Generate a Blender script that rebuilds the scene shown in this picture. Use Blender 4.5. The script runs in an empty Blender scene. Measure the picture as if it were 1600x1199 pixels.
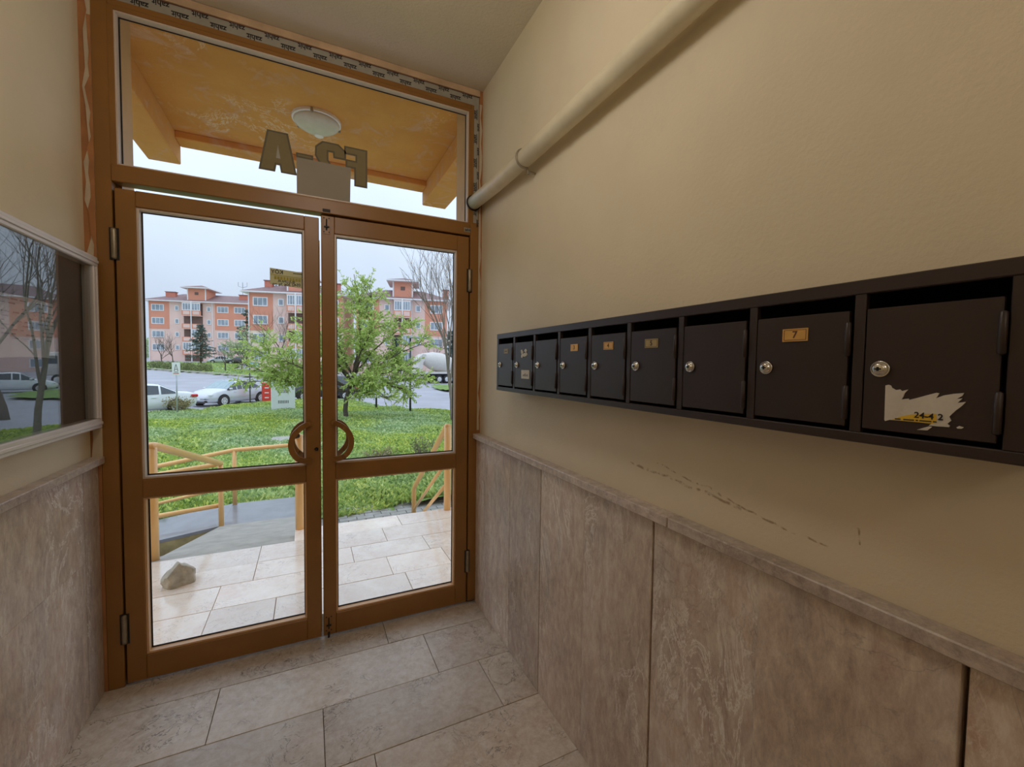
import bpy, bmesh, math, random
import numpy as np
from mathutils import Vector, Matrix

SC = bpy.context.scene
COL = SC.collection
rng = np.random.default_rng(7)
random.seed(7)

# ------------------------------------------------------------------ camera
CR = np.array([0.90136124, -0.43287309, 0.01299239])
CU = np.array([0.00705554, 0.04467518, 0.99897665])
CW = np.array([0.43301054, 0.90034717, -0.04332263])
CC = np.array([0.8006304, -2.24434042, 1.37057076])
FPX = 661.5
cam_data = bpy.data.cameras.new('camera')
cam_data.sensor_fit = 'HORIZONTAL'
cam_data.sensor_width = 36.0
cam_data.lens = FPX * 36.0 / 1600.0
cam_data.clip_start = 0.02
cam_data.clip_end = 600
cam = bpy.data.objects.new('camera', cam_data)
COL.objects.link(cam)
M = Matrix.Identity(4)
for i in range(3):
    M[i][0], M[i][1], M[i][2], M[i][3] = CR[i], CU[i], -CW[i], CC[i]
cam.matrix_world = M
SC.camera = cam

# ------------------------------------------------------------------ world: overcast sky (brighter towards the zenith)
SKY_ZENITH = 1.75
world = bpy.data.worlds.new('overcast_sky')
SC.world = world
world.use_nodes = True
nt = world.node_tree
nt.nodes.clear()
tc = nt.nodes.new('ShaderNodeTexCoord')
sep = nt.nodes.new('ShaderNodeSeparateXYZ')
nt.links.new(tc.outputs['Generated'], sep.inputs[0])
mx = nt.nodes.new('ShaderNodeMath'); mx.operation = 'MAXIMUM'; mx.inputs[1].default_value = 0.0
nt.links.new(sep.outputs['Z'], mx.inputs[0])
ma = nt.nodes.new('ShaderNodeMath'); ma.operation = 'MULTIPLY_ADD'
ma.inputs[1].default_value = 2 / 3 * SKY_ZENITH; ma.inputs[2].default_value = 1 / 3 * SKY_ZENITH + 0.15
nt.links.new(mx.outputs[0], ma.inputs[0])
no = nt.nodes.new('ShaderNodeTexNoise'); no.inputs['Scale'].default_value = 2.2; no.inputs['Detail'].default_value = 4
nt.links.new(tc.outputs['Generated'], no.inputs['Vector'])
cl = nt.nodes.new('ShaderNodeMapRange'); cl.inputs['From Min'].default_value = 0.3; cl.inputs['From Max'].default_value = 0.7
cl.inputs['To Min'].default_value = 0.92; cl.inputs['To Max'].default_value = 1.08
nt.links.new(no.outputs['Fac'], cl.inputs['Value'])
mm = nt.nodes.new('ShaderNodeMath'); mm.operation = 'MULTIPLY'
nt.links.new(ma.outputs[0], mm.inputs[0]); nt.links.new(cl.outputs[0], mm.inputs[1])
bg = nt.nodes.new('ShaderNodeBackground')
bg.inputs['Color'].default_value = (0.80, 0.935, 1.14, 1)
nt.links.new(mm.outputs[0], bg.inputs['Strength'])
ow = nt.nodes.new('ShaderNodeOutputWorld')
nt.links.new(bg.outputs[0], ow.inputs[0])

SC.view_settings.view_transform = 'Standard'
SC.view_settings.look = 'None'
SC.view_settings.exposure = 0.0
SC.view_settings.gamma = 1.0
SC.view_settings.use_curve_mapping = False
SC.cycles.use_denoising = True
SC.cycles.max_bounces = 12
SC.cycles.diffuse_bounces = 6
SC.cycles.glossy_bounces = 4
SC.cycles.transparent_max_bounces = 24
SC.cycles.caustics_reflective = False
SC.cycles.caustics_refractive = False
SC.cycles.sample_clamp_indirect = 6.0

FILL_LAMP = 13.0  # strength of the added, unseen globe lamps


# ------------------------------------------------------------------ pixel helpers (a pixel gives a direction only)
def ray(u, v):
    return CW + (u - 800) / FPX * CR + (599.5 - v) / FPX * CU


def at_depth(u, v, Z):
    return CC + ray(u, v) * Z


def ground(x, y):
    if y < 4:
        return -0.52
    if y < 24:
        return -0.52 - (y - 4) / 20 * 0.63
    k = 0.0315 if x < 0 else max(0.012, 0.0315 - 0.0195 * x / 15)
    return -1.15 + max(0.0, y - 30) * k


def ghit(u, v):
    d = ray(u, v); t = 1.0
    while t < 400:
        p = CC + t * d
        if p[2] < ground(p[0], p[1]):
            return p
        t *= 1.002
    return CC + 400 * d


# ------------------------------------------------------------------ materials
MAT = {}


def newmat(name):
    m = bpy.data.materials.new(name)
    m.use_nodes = True
    n = m.node_tree.nodes
    b = n['Principled BSDF']
    MAT[name] = m
    return m, m.node_tree, b


def lin(r, g, b):
    f = lambda c: (c / 255 / 12.92) if c / 255 <= 0.04045 else ((c / 255 + 0.055) / 1.055) ** 2.4
    return (f(r), f(g), f(b), 1)


def coords(t, scale=(1, 1, 1), jitter=True):
    n = t.nodes
    c = n.new('ShaderNodeTexCoord')
    mp = n.new('ShaderNodeMapping')
    mp.inputs['Scale'].default_value = scale
    t.links.new(c.outputs['Object'], mp.inputs['Vector'])
    if jitter:
        oi = n.new('ShaderNodeObjectInfo')
        ml = n.new('ShaderNodeMath'); ml.operation = 'MULTIPLY'; ml.inputs[1].default_value = 87.0
        t.links.new(oi.outputs['Random'], ml.inputs[0])
        t.links.new(ml.outputs[0], mp.inputs['Location'])
    return mp.outputs[0]


def noise(t, vec, scale, detail=4, rough=0.55, dist=0.0):
    x = t.nodes.new('ShaderNodeTexNoise')
    x.inputs['Scale'].default_value = scale
    x.inputs['Detail'].default_value = detail
    x.inputs['Roughness'].default_value = rough
    x.inputs['Distortion'].default_value = dist
    t.links.new(vec, x.inputs['Vector'])
    return x.outputs['Fac']


def ramp(t, fac, stops):
    x = t.nodes.new('ShaderNodeValToRGB')
    e = x.color_ramp.elements
    while len(e) < len(stops):
        e.new(0.5)
    for k, (p, c) in enumerate(stops):
        e[k].position = p
        e[k].color = c if isinstance(c, tuple) else (c, c, c, 1)
    t.links.new(fac, x.inputs['Fac'])
    return x.outputs['Color']


def mix(t, fac, a, b, mode='MIX'):
    x = t.nodes.new('ShaderNodeMix')
    x.data_type = 'RGBA'; x.blend_type = mode
    for sock, v in ((x.inputs['Factor'], fac), (x.inputs['A'], a), (x.inputs['B'], b)):
        if hasattr(v, 'is_linked') or hasattr(v, 'links'):
            t.links.new(v, sock)
        else:
            sock.default_value = v
    return x.outputs['Result']


def math_n(t, op, a, b=None, c=None):
    x = t.nodes.new('ShaderNodeMath'); x.operation = op
    for k, v in enumerate((a, b, c)):
        if v is None:
            continue
        if isinstance(v, (int, float)):
            x.inputs[k].default_value = v
        else:
            t.links.new(v, x.inputs[k])
    return x.outputs[0]


def bump(t, b, h, strength=0.3, dist=0.01):
    x = t.nodes.new('ShaderNodeBump')
    x.inputs['Strength'].default_value = strength
    x.inputs['Distance'].default_value = dist
    t.links.new(h, x.inputs['Height'])
    t.links.new(x.outputs[0], b.inputs['Normal'])


def plain(name, col, rough=0.5, metal=0.0, var=0.12, scale=6.0, spec=0.5, bmp=0.0, bscale=60.0, coat=0.0):
    m, t, b = newmat(name)
    v = coords(t)
    n = noise(t, v, scale, 5)
    lo = tuple(c * (1 - var) for c in col[:3]) + (1,)
    hi = tuple(min(1, c * (1 + var)) for c in col[:3]) + (1,)
    t.links.new(ramp(t, n, [(0.3, lo), (0.7, hi)]), b.inputs['Base Color'])
    b.inputs['Roughness'].default_value = rough
    b.inputs['Metallic'].default_value = metal
    b.inputs['Specular IOR Level'].default_value = spec
    b.inputs['Coat Weight'].default_value = coat
    if bmp:
        bump(t, b, noise(t, v, bscale, 4), bmp, 0.004)
    return m


def marble(name, dark, light, vein, rough, veinamt=0.8, crackamt=0.6, stretch=(1, 1, 1), coat=0.0, blot=None, fineamt=0.75):
    m, t, b = newmat(name)
    v = coords(t, stretch)
    oi = t.nodes.new('ShaderNodeObjectInfo')
    big = noise(t, v, 3.0, 7, 0.62, 0.3)
    base = ramp(t, big, [(0.30, dark), (0.52, tuple((p + q) / 2 for p, q in zip(dark, light))), (0.70, light)])
    if blot:
        base = mix(t, ramp(t, noise(t, v, 4.5, 5, 0.6, 0.5), [(0.54, 0.0), (0.66, 0.65)]), base, blot)
    fine = noise(t, v, 34.0, 8, 0.78, 0.25)
    base = mix(t, fineamt, base, ramp(t, fine, [(0.30, 0.22), (0.50, 0.5), (0.70, 0.80)]), 'OVERLAY')
    for (sc, wd, g0, sd) in ((4.2, 0.014, 2.4, 0.46), (11.0, 0.022, 3.1, 0.54)):
        vn = noise(t, v, sc, 9, 0.68, 1.1)
        vm = math_n(t, 'ABSOLUTE', math_n(t, 'SUBTRACT', vn, 0.5))
        vmask = ramp(t, vm, [(0.0, 1.0), (wd, 0.0)])
        gate = ramp(t, noise(t, v, g0, 2), [(sd, 0.0), (sd + 0.12, veinamt)])
        base = mix(t, math_n(t, 'MULTIPLY', vmask, gate), base, vein)
    for (sc, wd) in ((3.3, 0.007), (8.5, 0.011)):
        cn = noise(t, v, sc, 7, 0.6, 1.4)
        cm = ramp(t, math_n(t, 'ABSOLUTE', math_n(t, 'SUBTRACT', cn, 0.47)), [(0.0, 1.0), (wd, 0.0)])
        cg = ramp(t, noise(t, v, sc * 0.55, 2), [(0.48, 0.0), (0.58, crackamt)])
        base = mix(t, math_n(t, 'MULTIPLY', cm, cg), base, (0.12, 0.085, 0.06, 1))
    br = math_n(t, 'MULTIPLY_ADD', oi.outputs['Random'], 0.22, 0.89)
    cmb = t.nodes.new('ShaderNodeCombineColor')
    for k in range(3):
        t.links.new(br, cmb.inputs[k])
    base = mix(t, 1.0, base, cmb.outputs[0], 'MULTIPLY')
    t.links.new(base, b.inputs['Base Color'])
    rr = t.nodes.new('ShaderNodeMapRange')
    rr.inputs['To Min'].default_value = max(0.03, rough - 0.1); rr.inputs['To Max'].default_value = rough + 0.12
    t.links.new(big, rr.inputs['Value'])
    t.links.new(rr.outputs[0], b.inputs['Roughness'])
    b.inputs['Coat Weight'].default_value = coat
    b.inputs['Coat Roughness'].default_value = 0.08
    bump(t, b, fine, 0.12, 0.002)
    return m


# interior
marble('marble_wall', lin(186, 167, 150), lin(222, 204, 188), lin(244, 238, 230), 0.42, 1.0, 0.3, (1, 1, 0.42), blot=lin(190, 180, 170), fineamt=0.7)
marble('marble_floor', lin(196, 184, 170), lin(226, 216, 204), lin(226, 218, 208), 0.40, 0.3, 0.9, blot=lin(200, 182, 164), fineamt=0.6)
marble('marble_porch', lin(230, 210, 190), lin(250, 240, 224), lin(250, 246, 240), 0.20, 0.4, 0.45, coat=0.55, blot=lin(232, 210, 192), fineamt=0.4)
marble('marble_cap', lin(178, 160, 148), lin(206, 192, 180), lin(226, 218, 210), 0.35, 0.4, 0.3)
plain('grout_pale', lin(168, 150, 132), 0.9, var=0.2, scale=30)
plain('grout', lin(92, 74, 56), 0.9, var=0.3, scale=30)


def plaster(name, col, bstr, bsc, scrape=False):
    m, t, b = newmat(name)
    v = coords(t, jitter=False)
    n = noise(t, v, 1.6, 5, 0.6)
    c = ramp(t, n, [(0.3, tuple(x * 0.93 for x in col[:3]) + (1,)), (0.7, tuple(min(1, x * 1.05) for x in col[:3]) + (1,))])
    if scrape:
        # brownish scrape marks running under the letter boxes
        s = t.nodes.new('ShaderNodeSeparateXYZ'); t.links.new(v, s.inputs[0])
        wob = noise(t, v, 7.0, 3)
        for (y0, z0, y1, z1, wd) in ((-1.25, 1.072, -1.62, 1.052, 0.010), (-1.36, 1.094, -1.80, 1.034, 0.006), (-1.846, 1.09, -1.85, 1.06, 0.004)):
            dy, dz = y1 - y0, z1 - z0; L = math.hypot(dy, dz)
            a = math_n(t, 'MULTIPLY', math_n(t, 'SUBTRACT', s.outputs['Y'], y0), -dz / L)
            d = math_n(t, 'MULTIPLY_ADD', math_n(t, 'SUBTRACT', s.outputs['Z'], z0), dy / L, a)
            d = math_n(t, 'ADD', d, math_n(t, 'MULTIPLY_ADD', wob, 0.05, -0.025))
            line = ramp(t, math_n(t, 'DIVIDE', math_n(t, 'ABSOLUTE', d), wd), [(0.15, 1.0), (0.5, 0.0)])
            al = math_n(t, 'MULTIPLY_ADD', math_n(t, 'SUBTRACT', s.outputs['Y'], y0), dy / (L * L),
                        math_n(t, 'MULTIPLY', math_n(t, 'SUBTRACT', s.outputs['Z'], z0), dz / (L * L)))
            ins = math_n(t, 'MULTIPLY', math_n(t, 'GREATER_THAN', al, 0.0), math_n(t, 'LESS_THAN', al, 1.0))
            br = ramp(t, noise(t, v, 60.0, 4), [(0.44, 0.0), (0.58, 0.7)])
            k = math_n(t, 'MULTIPLY', math_n(t, 'MULTIPLY', line, ins), br)
            c = mix(t, k, c, lin(150, 112, 72))
    t.links.new(c, b.inputs['Base Color'])
    b.inputs['Roughness'].default_value = 0.62
    b.inputs['Specular IOR Level'].default_value = 0.3
    bump(t, b, noise(t, v, bsc, 5, 0.65), bstr, 0.004)
    return m


plaster('plaster_cream', lin(228, 214, 186), 0.25, 90, True)
plaster('plaster_cream_plain', lin(227, 213, 185), 0.25, 90)
plaster('plaster_ceiling', lin(214, 202, 180), 0.9, 70)


def soffit_mat():
    m, t, b = newmat('soffit_orange')
    v = coords(t, jitter=False)
    c = ramp(t, noise(t, v, 2.0, 6, 0.65), [(0.3, lin(208, 142, 62)), (0.7, lin(226, 164, 78))])
    st = ramp(t, noise(t, v, 5.0, 8, 0.7, 1.0), [(0.53, 0.0), (0.64, 0.8)])
    c = mix(t, st, c, lin(214, 168, 132))
    pk = math_n(t, 'ABSOLUTE', math_n(t, 'SUBTRACT', noise(t, v, 2.6, 10, 0.75, 0.6), 0.5))
    pg = ramp(t, noise(t, v, 1.3, 2), [(0.52, 0.0), (0.6, 0.9)])
    c = mix(t, math_n(t, 'MULTIPLY', ramp(t, pk, [(0.0, 1.0), (0.012, 0.0)]), pg), c, lin(238, 224, 200))
    dk = ramp(t, noise(t, v, 9.0, 6, 0.7), [(0.68, 0.0), (0.76, 0.5)])
    c = mix(t, dk, c, lin(120, 84, 58))
    t.links.new(c, b.inputs['Base Color'])
    b.inputs['Roughness'].default_value = 0.8
    bump(t, b, noise(t, v, 45, 6, 0.7), 0.6, 0.006)


soffit_mat()
plain('paint_brown', lin(142, 98, 44), 0.38, var=0.10, scale=4, bmp=0.05, bscale=25)
plain('paint_reveal', lin(206, 164, 112), 0.6, var=0.12, scale=5, bmp=0.25)
plain('paint_terracotta', lin(170, 116, 72), 0.75, var=0.2, scale=9, bmp=0.3)
plain('filler_grey', lin(196, 180, 156), 0.85, var=0.12, scale=12, bmp=0.4)
plain('wood_strip', lin(196, 166, 134), 0.7, var=0.2, scale=8, bmp=0.2)
plain('gasket', lin(28, 24, 22), 0.6)
plain('bead_light', lin(214, 196, 182), 0.4, var=0.06)
plain('bead_tan', lin(220, 176, 128), 0.4, var=0.06)
plain('tape_grey', lin(158, 153, 142), 0.45, var=0.10, scale=14)
plain('print_black', lin(26, 24, 24), 0.6)
plain('print_dark', lin(62, 58, 48), 0.6)
plain('hinge_steel', lin(150, 138, 118), 0.4, 0.6, var=0.25, scale=30)
plain('mailbox_brown', lin(50, 37, 34), 0.42, var=0.08, scale=10, bmp=0.06, bscale=200)
plain('mailbox_inside', lin(16, 13, 12), 0.9)
plain('chrome', lin(214, 212, 206), 0.22, 1.0, var=0.04)
plain('keyhole', lin(14, 12, 10), 0.7)
plain('brass_plate', lin(216, 168, 92), 0.42, 0.15, var=0.08, scale=60)
plain('brass_dull', lin(168, 146, 98), 0.45, 0.15, var=0.08, scale=60)
plain('plate_brown', lin(92, 50, 34), 0.6)
plain('sticker_paper', lin(206, 200, 188), 0.8, var=0.08, scale=40, bmp=0.3)
plain('sticker_yellow', lin(222, 182, 52), 0.6, var=0.06)
plain('pipe_cream', lin(222, 210, 180), 0.45, var=0.10, scale=7, bmp=0.12, bscale=40)
plain('clamp_steel', lin(160, 150, 134), 0.45, 0.5)
plain('frame_alu', lin(222, 212, 206), 0.42, 0.1, var=0.06)
plain('board_felt', lin(72, 78, 82), 0.85, var=0.15, scale=20)
plain('paper_grey', lin(214, 208, 206), 0.8, var=0.05, scale=8)
plain('ink_faint', lin(120, 114, 116), 0.8)
plain('card_grey', lin(150, 142, 128), 0.7, var=0.04)
def paper(name, col, trans):
    m = plain(name, col, 0.75, var=0.06, scale=30)
    t = m.node_tree; b = t.nodes['Principled BSDF']
    tr = t.nodes.new('ShaderNodeBsdfTranslucent'); tr.inputs[0].default_value = col
    ms = t.nodes.new('ShaderNodeMixShader'); ms.inputs[0].default_value = trans
    t.links.new(b.outputs[0], ms.inputs[1]); t.links.new(tr.outputs[0], ms.inputs[2])
    t.links.new(ms.outputs[0], t.nodes['Material Output'].inputs['Surface'])


paper('advert_paper', lin(226, 218, 186), 0.6)
paper('advert_yellow', lin(220, 208, 110), 0.6)
paper('vinyl_olive', lin(150, 136, 100), 0.25)
paper('vinyl_edge', lin(118, 110, 92), 0.2)
plain('lamp_opal', lin(214, 210, 194), 0.35, var=0.06, scale=20)
# exterior
plain('rail_paint', lin(242, 192, 122), 0.35, var=0.05, scale=5, coat=0.3)
plain('concrete', lin(168, 164, 154), 0.7, var=0.16, scale=9, bmp=0.5, bscale=90)
plain('concrete_wet', lin(132, 134, 138), 0.32, var=0.14, scale=6, bmp=0.3, bscale=90, coat=0.3)
plain('concrete_mossy', lin(150, 138, 96), 0.85, var=0.4, scale=8, bmp=0.5)
plain('paver_grey', lin(150, 148, 140), 0.7, var=0.2, scale=12, bmp=0.4)
plain('rock_grey', lin(176, 168, 150), 0.85, var=0.28, scale=16, bmp=0.9, bscale=30)
plain('asphalt', lin(166, 166, 172), 0.55, var=0.14, scale=0.35, bmp=0.2, bscale=30)
plain('kerb_stone', lin(176, 172, 156), 0.8, var=0.15, scale=3)
plain('soil_grass', lin(122, 150, 74), 0.95, var=0.3, scale=1.2, bmp=0.5, bscale=8)


def leafy(name, lo, hi, rough=0.6, trans=0.35):
    m, t, b = newmat(name)
    g = t.nodes.new('ShaderNodeNewGeometry')
    c = coords(t, jitter=False)
    n = noise(t, c, 0.9, 3)
    r2 = math_n(t, 'MULTIPLY_ADD', g.outputs['Random Per Island'], 0.55, math_n(t, 'MULTIPLY', n, 0.5))
    col = ramp(t, r2, [(0.15, lo), (0.85, hi)])
    t.links.new(col, b.inputs['Base Color'])
    b.inputs['Roughness'].default_value = rough
    b.inputs['Specular IOR Level'].default_value = 0.3
    tr = t.nodes.new('ShaderNodeBsdfTranslucent')
    t.links.new(col, tr.inputs['Color'])
    ms = t.nodes.new('ShaderNodeMixShader'); ms.inputs[0].default_value = trans
    t.links.new(b.outputs[0], ms.inputs[1]); t.links.new(tr.outputs[0], ms.inputs[2])
    t.links.new(ms.outputs[0], t.nodes['Material Output'].inputs['Surface'])
    return m


leafy('grass_blades', lin(112, 150, 82), lin(214, 226, 118))


def grass_variety():
    t = MAT['grass_blades'].node_tree
    b = t.nodes['Principled BSDF']
    g = t.nodes.new('ShaderNodeNewGeometry')
    c = coords(t, (1, 0.55, 1), jitter=False)
    big = noise(t, c, 0.45, 4, 0.6)
    ri = g.outputs['Random Per Island']
    k = math_n(t, 'MULTIPLY_ADD', ri, 0.6, math_n(t, 'MULTIPLY', big, 0.45))
    a1 = ramp(t, k, [(0.15, lin(112, 142, 78)), (0.5, lin(176, 200, 104)), (0.85, lin(228, 232, 118))])
    a2 = ramp(t, k, [(0.15, lin(126, 154, 110)), (0.5, lin(176, 200, 142)), (0.85, lin(220, 232, 186))])
    sel = ramp(t, noise(t, c, 0.33, 3), [(0.42, 0.0), (0.58, 1.0)])
    col = mix(t, sel, a1, a2)
    t.links.new(col, b.inputs['Base Color'])
    for n in t.nodes:
        if n.type == 'BSDF_TRANSLUCENT':
            t.links.new(col, n.inputs['Color'])


grass_variety()
leafy('leaf_fresh', lin(156, 188, 92), lin(230, 240, 156))
leafy('leaf_pale', lin(140, 160, 118), lin(206, 220, 176))
leafy('leaf_conifer', lin(80, 98, 94), lin(132, 148, 136), trans=0.15)
leafy('leaf_hedge', lin(96, 104, 66), lin(150, 158, 108), trans=0.2)
leafy('leaf_dry', lin(128, 118, 84), lin(178, 170, 122), trans=0.2)
plain('bark_dark', lin(84, 76, 68), 0.9, var=0.25, scale=12, bmp=0.6)
plain('bark_grey', lin(128, 116, 104), 0.9, var=0.2, scale=12)
plain('wall_orange', lin(226, 154, 126), 0.85, var=0.05, scale=0.6)  # orange paled so the colour carries the distance haze
plain('wall_pink', lin(240, 206, 192), 0.85, var=0.05, scale=0.5)
plain('wall_cream', lin(240, 218, 192), 0.85, var=0.05, scale=0.5)
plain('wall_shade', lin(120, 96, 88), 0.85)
plain('roof_tile', lin(140, 114, 112), 0.8, var=0.14, scale=2.5)
plain('trim_white', lin(240, 240, 238), 0.5, var=0.03)
plain('window_glass', lin(150, 162, 172), 0.12, var=0.3, scale=0.8, spec=0.7)
plain('chimney_brick', lin(206, 128, 106), 0.85, var=0.12)
plain('metal_dark', lin(62, 64, 68), 0.45, 0.4)
plain('metal_grey', lin(186, 190, 194), 0.4, 0.3)
plain('car_white', lin(236, 240, 242), 0.22, var=0.02, coat=0.6)
plain('car_silver', lin(214, 216, 220), 0.25, 0.25, var=0.02, coat=0.6)
plain('car_black', lin(44, 46, 52), 0.22, var=0.05, coat=0.6)
plain('car_glass', lin(60, 70, 78), 0.06, var=0.1, spec=0.9)
plain('car_windshield', lin(150, 172, 176), 0.06, var=0.1, spec=0.9)
plain('tyre', lin(42, 42, 44), 0.8)
plain('wheel_rim', lin(206, 206, 204), 0.4, 0.0)
plain('lamp_red', lin(206, 40, 52), 0.25)
plain('lamp_clear', lin(222, 226, 226), 0.15)
plain('box_red', lin(222, 66, 56), 0.5, var=0.05)
plain('cabinet_white', lin(226, 230, 228), 0.45, var=0.03)
plain('slot_dark', lin(104, 106, 104), 0.7)
plain('sign_white', lin(240, 240, 238), 0.4, var=0.02)
plain('sign_blue', lin(96, 164, 220), 0.4, var=0.05)
plain('truck_white', lin(212, 206, 198), 0.5, var=0.06)


def glass(name, f0, tint):
    """thin clear pane: Schlick reflectance over a see-through body"""
    m, t, b = newmat(name)
    t.nodes.remove(b)
    tr = t.nodes.new('ShaderNodeBsdfTransparent'); tr.inputs[0].default_value = tint
    gl = t.nodes.new('ShaderNodeBsdfGlossy'); gl.inputs['Roughness'].default_value = 0.0
    lw = t.nodes.new('ShaderNodeLayerWeight'); lw.inputs['Blend'].default_value = 0.5
    p5 = math_n(t, 'POWER', lw.outputs['Facing'], 5.0)
    fr = math_n(t, 'MULTIPLY_ADD', p5, 1 - f0, f0)
    ms = t.nodes.new('ShaderNodeMixShader')
    t.links.new(fr, ms.inputs[0]); t.links.new(tr.outputs[0], ms.inputs[1]); t.links.new(gl.outputs[0], ms.inputs[2])
    t.links.new(ms.outputs[0], t.nodes['Material Output'].inputs['Surface'])
    return m


glass('pane_glass', 0.025, (0.985, 0.99, 0.99, 1))
glass('board_glass', 0.13, (0.90, 0.93, 0.93, 1))


def emit(name, col, s):
    m, t, b = newmat(name)
    b.inputs['Base Color'].default_value = col
    b.inputs['Emission Color'].default_value = col
    b.inputs['Emission Strength'].default_value = s


emit('fill_lamp_glow', (1.0, 0.94, 0.86, 1), FILL_LAMP)

# ------------------------------------------------------------------ mesh builder
WL = {}


class MB:
    def __init__(s):
        s.v = []; s.f = []

    def add(s, vs, fs):
        k = len(s.v)
        s.v += [tuple(map(float, p)) for p in vs]
        s.f += [tuple(k + i for i in q) for q in fs]
        return s

    def box(s, x0, x1, y0, y1, z0, z1):
        return s.add([(x0, y0, z0), (x1, y0, z0), (x1, y1, z0), (x0, y1, z0), (x0, y0, z1), (x1, y0, z1), (x1, y1, z1), (x0, y1, z1)],
                     [(0, 3, 2, 1), (4, 5, 6, 7), (0, 1, 5, 4), (1, 2, 6, 5), (2, 3, 7, 6), (3, 0, 4, 7)])

    def cbox(s, x0, x1, y0, y1, z0, z1, c=0.002):
        """box with all edges chamfered"""
        X, Y, Z = (x0, x1), (y0, y1), (z0, z1)
        sg = (1, -1)
        pts = []; idx = {}
        for i in (0, 1):
            for j in (0, 1):
                for k in (0, 1):
                    for a in range(3):
                        p = [X[i] + sg[i] * c, Y[j] + sg[j] * c, Z[k] + sg[k] * c]
                        p[a] = (X[i], Y[j], Z[k])[a]
                        idx[(i, j, k, a)] = len(pts); pts.append(p)
        fs = []
        for a in range(3):
            for e in (0, 1):
                q = []
                for (b1, b2) in ((0, 0), (1, 0), (1, 1), (0, 1)):
                    t = [0, 0, 0]; o = [x for x in range(3) if x != a]
                    t[a] = e; t[o[0]] = b1; t[o[1]] = b2
                    q.append(idx[(t[0], t[1], t[2], a)])
                fs.append(tuple(q))
        for a in range(3):      # edges running along axis a
            o = [x for x in range(3) if x != a]
            for e1 in (0, 1):
                for e2 in (0, 1):
                    t0 = [0, 0, 0]; t1 = [0, 0, 0]
                    t0[o[0]] = t1[o[0]] = e1; t0[o[1]] = t1[o[1]] = e2; t1[a] = 1
                    fs.append((idx[(*t0, o[0])], idx[(*t1, o[0])], idx[(*t1, o[1])], idx[(*t0, o[1])]))
        for i in (0, 1):
            for j in (0, 1):
                for k in (0, 1):
                    fs.append((idx[(i, j, k, 0)], idx[(i, j, k, 1)], idx[(i, j, k, 2)]))
        return s.add(pts, fs)

    def tube(s, pts, rad, n=10, cap=True):
        pts = [np.array(p, float) for p in pts]
        rad = [rad] * len(pts) if isinstance(rad, (int, float)) else rad
        k0 = len(s.v); ref = None
        for i, p in enumerate(pts):
            a = pts[max(i - 1, 0)]; b = pts[min(i + 1, len(pts) - 1)]
            d = b - a; d = d / (np.linalg.norm(d) + 1e-9)
            if ref is None:
                ref = np.cross(d, (0, 0, 1)) if abs(d[2]) < 0.9 else np.cross(d, (0, 1, 0))
            ref = ref - d * (ref @ d); ref /= (np.linalg.norm(ref) + 1e-9)
            w = np.cross(d, ref)
            for j in range(n):
                t = 2 * math.pi * j / n
                s.v.append(tuple(p + rad[i] * (math.cos(t) * ref + math.sin(t) * w)))
        for i in range(len(pts) - 1):
            for j in range(n):
                a, b = k0 + i * n + j, k0 + i * n + (j + 1) % n
                s.f.append((a, b, b + n, a + n))
        if cap:
            s.f.append(tuple(k0 + j for j in reversed(range(n))))
            s.f.append(tuple(k0 + (len(pts) - 1) * n + j for j in range(n)))
        return s

    def prism(s, poly, axis, a0, a1):
        """poly: list of 2D points in the plane normal to axis, extruded a0..a1"""
        def P(p, a):
            return {'x': (a, p[0], p[1]), 'y': (p[0], a, p[1]), 'z': (p[0], p[1], a)}[axis]
        n = len(poly)
        vs = [P(p, a0) for p in poly] + [P(p, a1) for p in poly]
        fs = [tuple(range(n)), tuple(range(2 * n - 1, n - 1, -1))]
        fs += [(i, (i + 1) % n, n + (i + 1) % n, n + i) for i in range(n)]
        return s.add(vs, fs)

    def lathe(s, prof, c, axis, n=24, a0=0.0):
        """prof: (radius, offset along axis)"""
        ax = {'x': ((0, 1, 0), (0, 0, 1), (1, 0, 0)), 'y': ((1, 0, 0), (0, 0, 1), (0, 1, 0)), 'z': ((1, 0, 0), (0, 1, 0), (0, 0, 1))}[axis]
        e1, e2, e3 = (np.array(q, float) for q in ax)
        c = np.array(c, float); k0 = len(s.v)
        for r, h in prof:
            for j in range(n):
                t = a0 + 2 * math.pi * j / n
                s.v.append(tuple(c + e3 * h + r * (math.cos(t) * e1 + math.sin(t) * e2)))
        for i in range(len(prof) - 1):
            for j in range(n):
                a, b = k0 + i * n + j, k0 + i * n + (j + 1) % n
                s.f.append((a, b, b + n, a + n))
        s.f.append(tuple(k0 + j for j in range(n)))
        s.f.append(tuple(k0 + (len(prof) - 1) * n + j for j in range(n)))
        return s

    def mesh(s, name, mat, smooth=False):
        me = bpy.data.meshes.new(name)
        me.from_pydata(s.v, [], s.f)
        bm = bmesh.new(); bm.from_mesh(me)
        bmesh.ops.recalc_face_normals(bm, faces=bm.faces)
        bm.to_mesh(me); bm.free()
        me.materials.append(MAT[mat])
        if smooth:
            for p in me.polygons:
                p.use_smooth = True
        return me

    def build(s, name, mat, parent=None, smooth=False, local=False, loc=None):
        return link(name, s.mesh(name, mat, smooth), parent, local, loc)


def link(name, data, parent=None, local=False, loc=None):
    o = bpy.data.objects.new(name, data)
    COL.objects.link(o)
    w = Vector((0, 0, 0))
    if loc is not None:
        o.location = loc; w = Vector(loc)
    if parent is not None:
        o.parent = parent
        if not local:
            o.location = Vector(o.location) - WL[parent.name]
    WL[o.name] = w
    return o


def tag(o, label, cat=None, group=None, kind=None):
    o['label'] = label
    if cat: o['category'] = cat
    if group: o['group'] = group
    if kind: o['kind'] = kind
    return o


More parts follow.
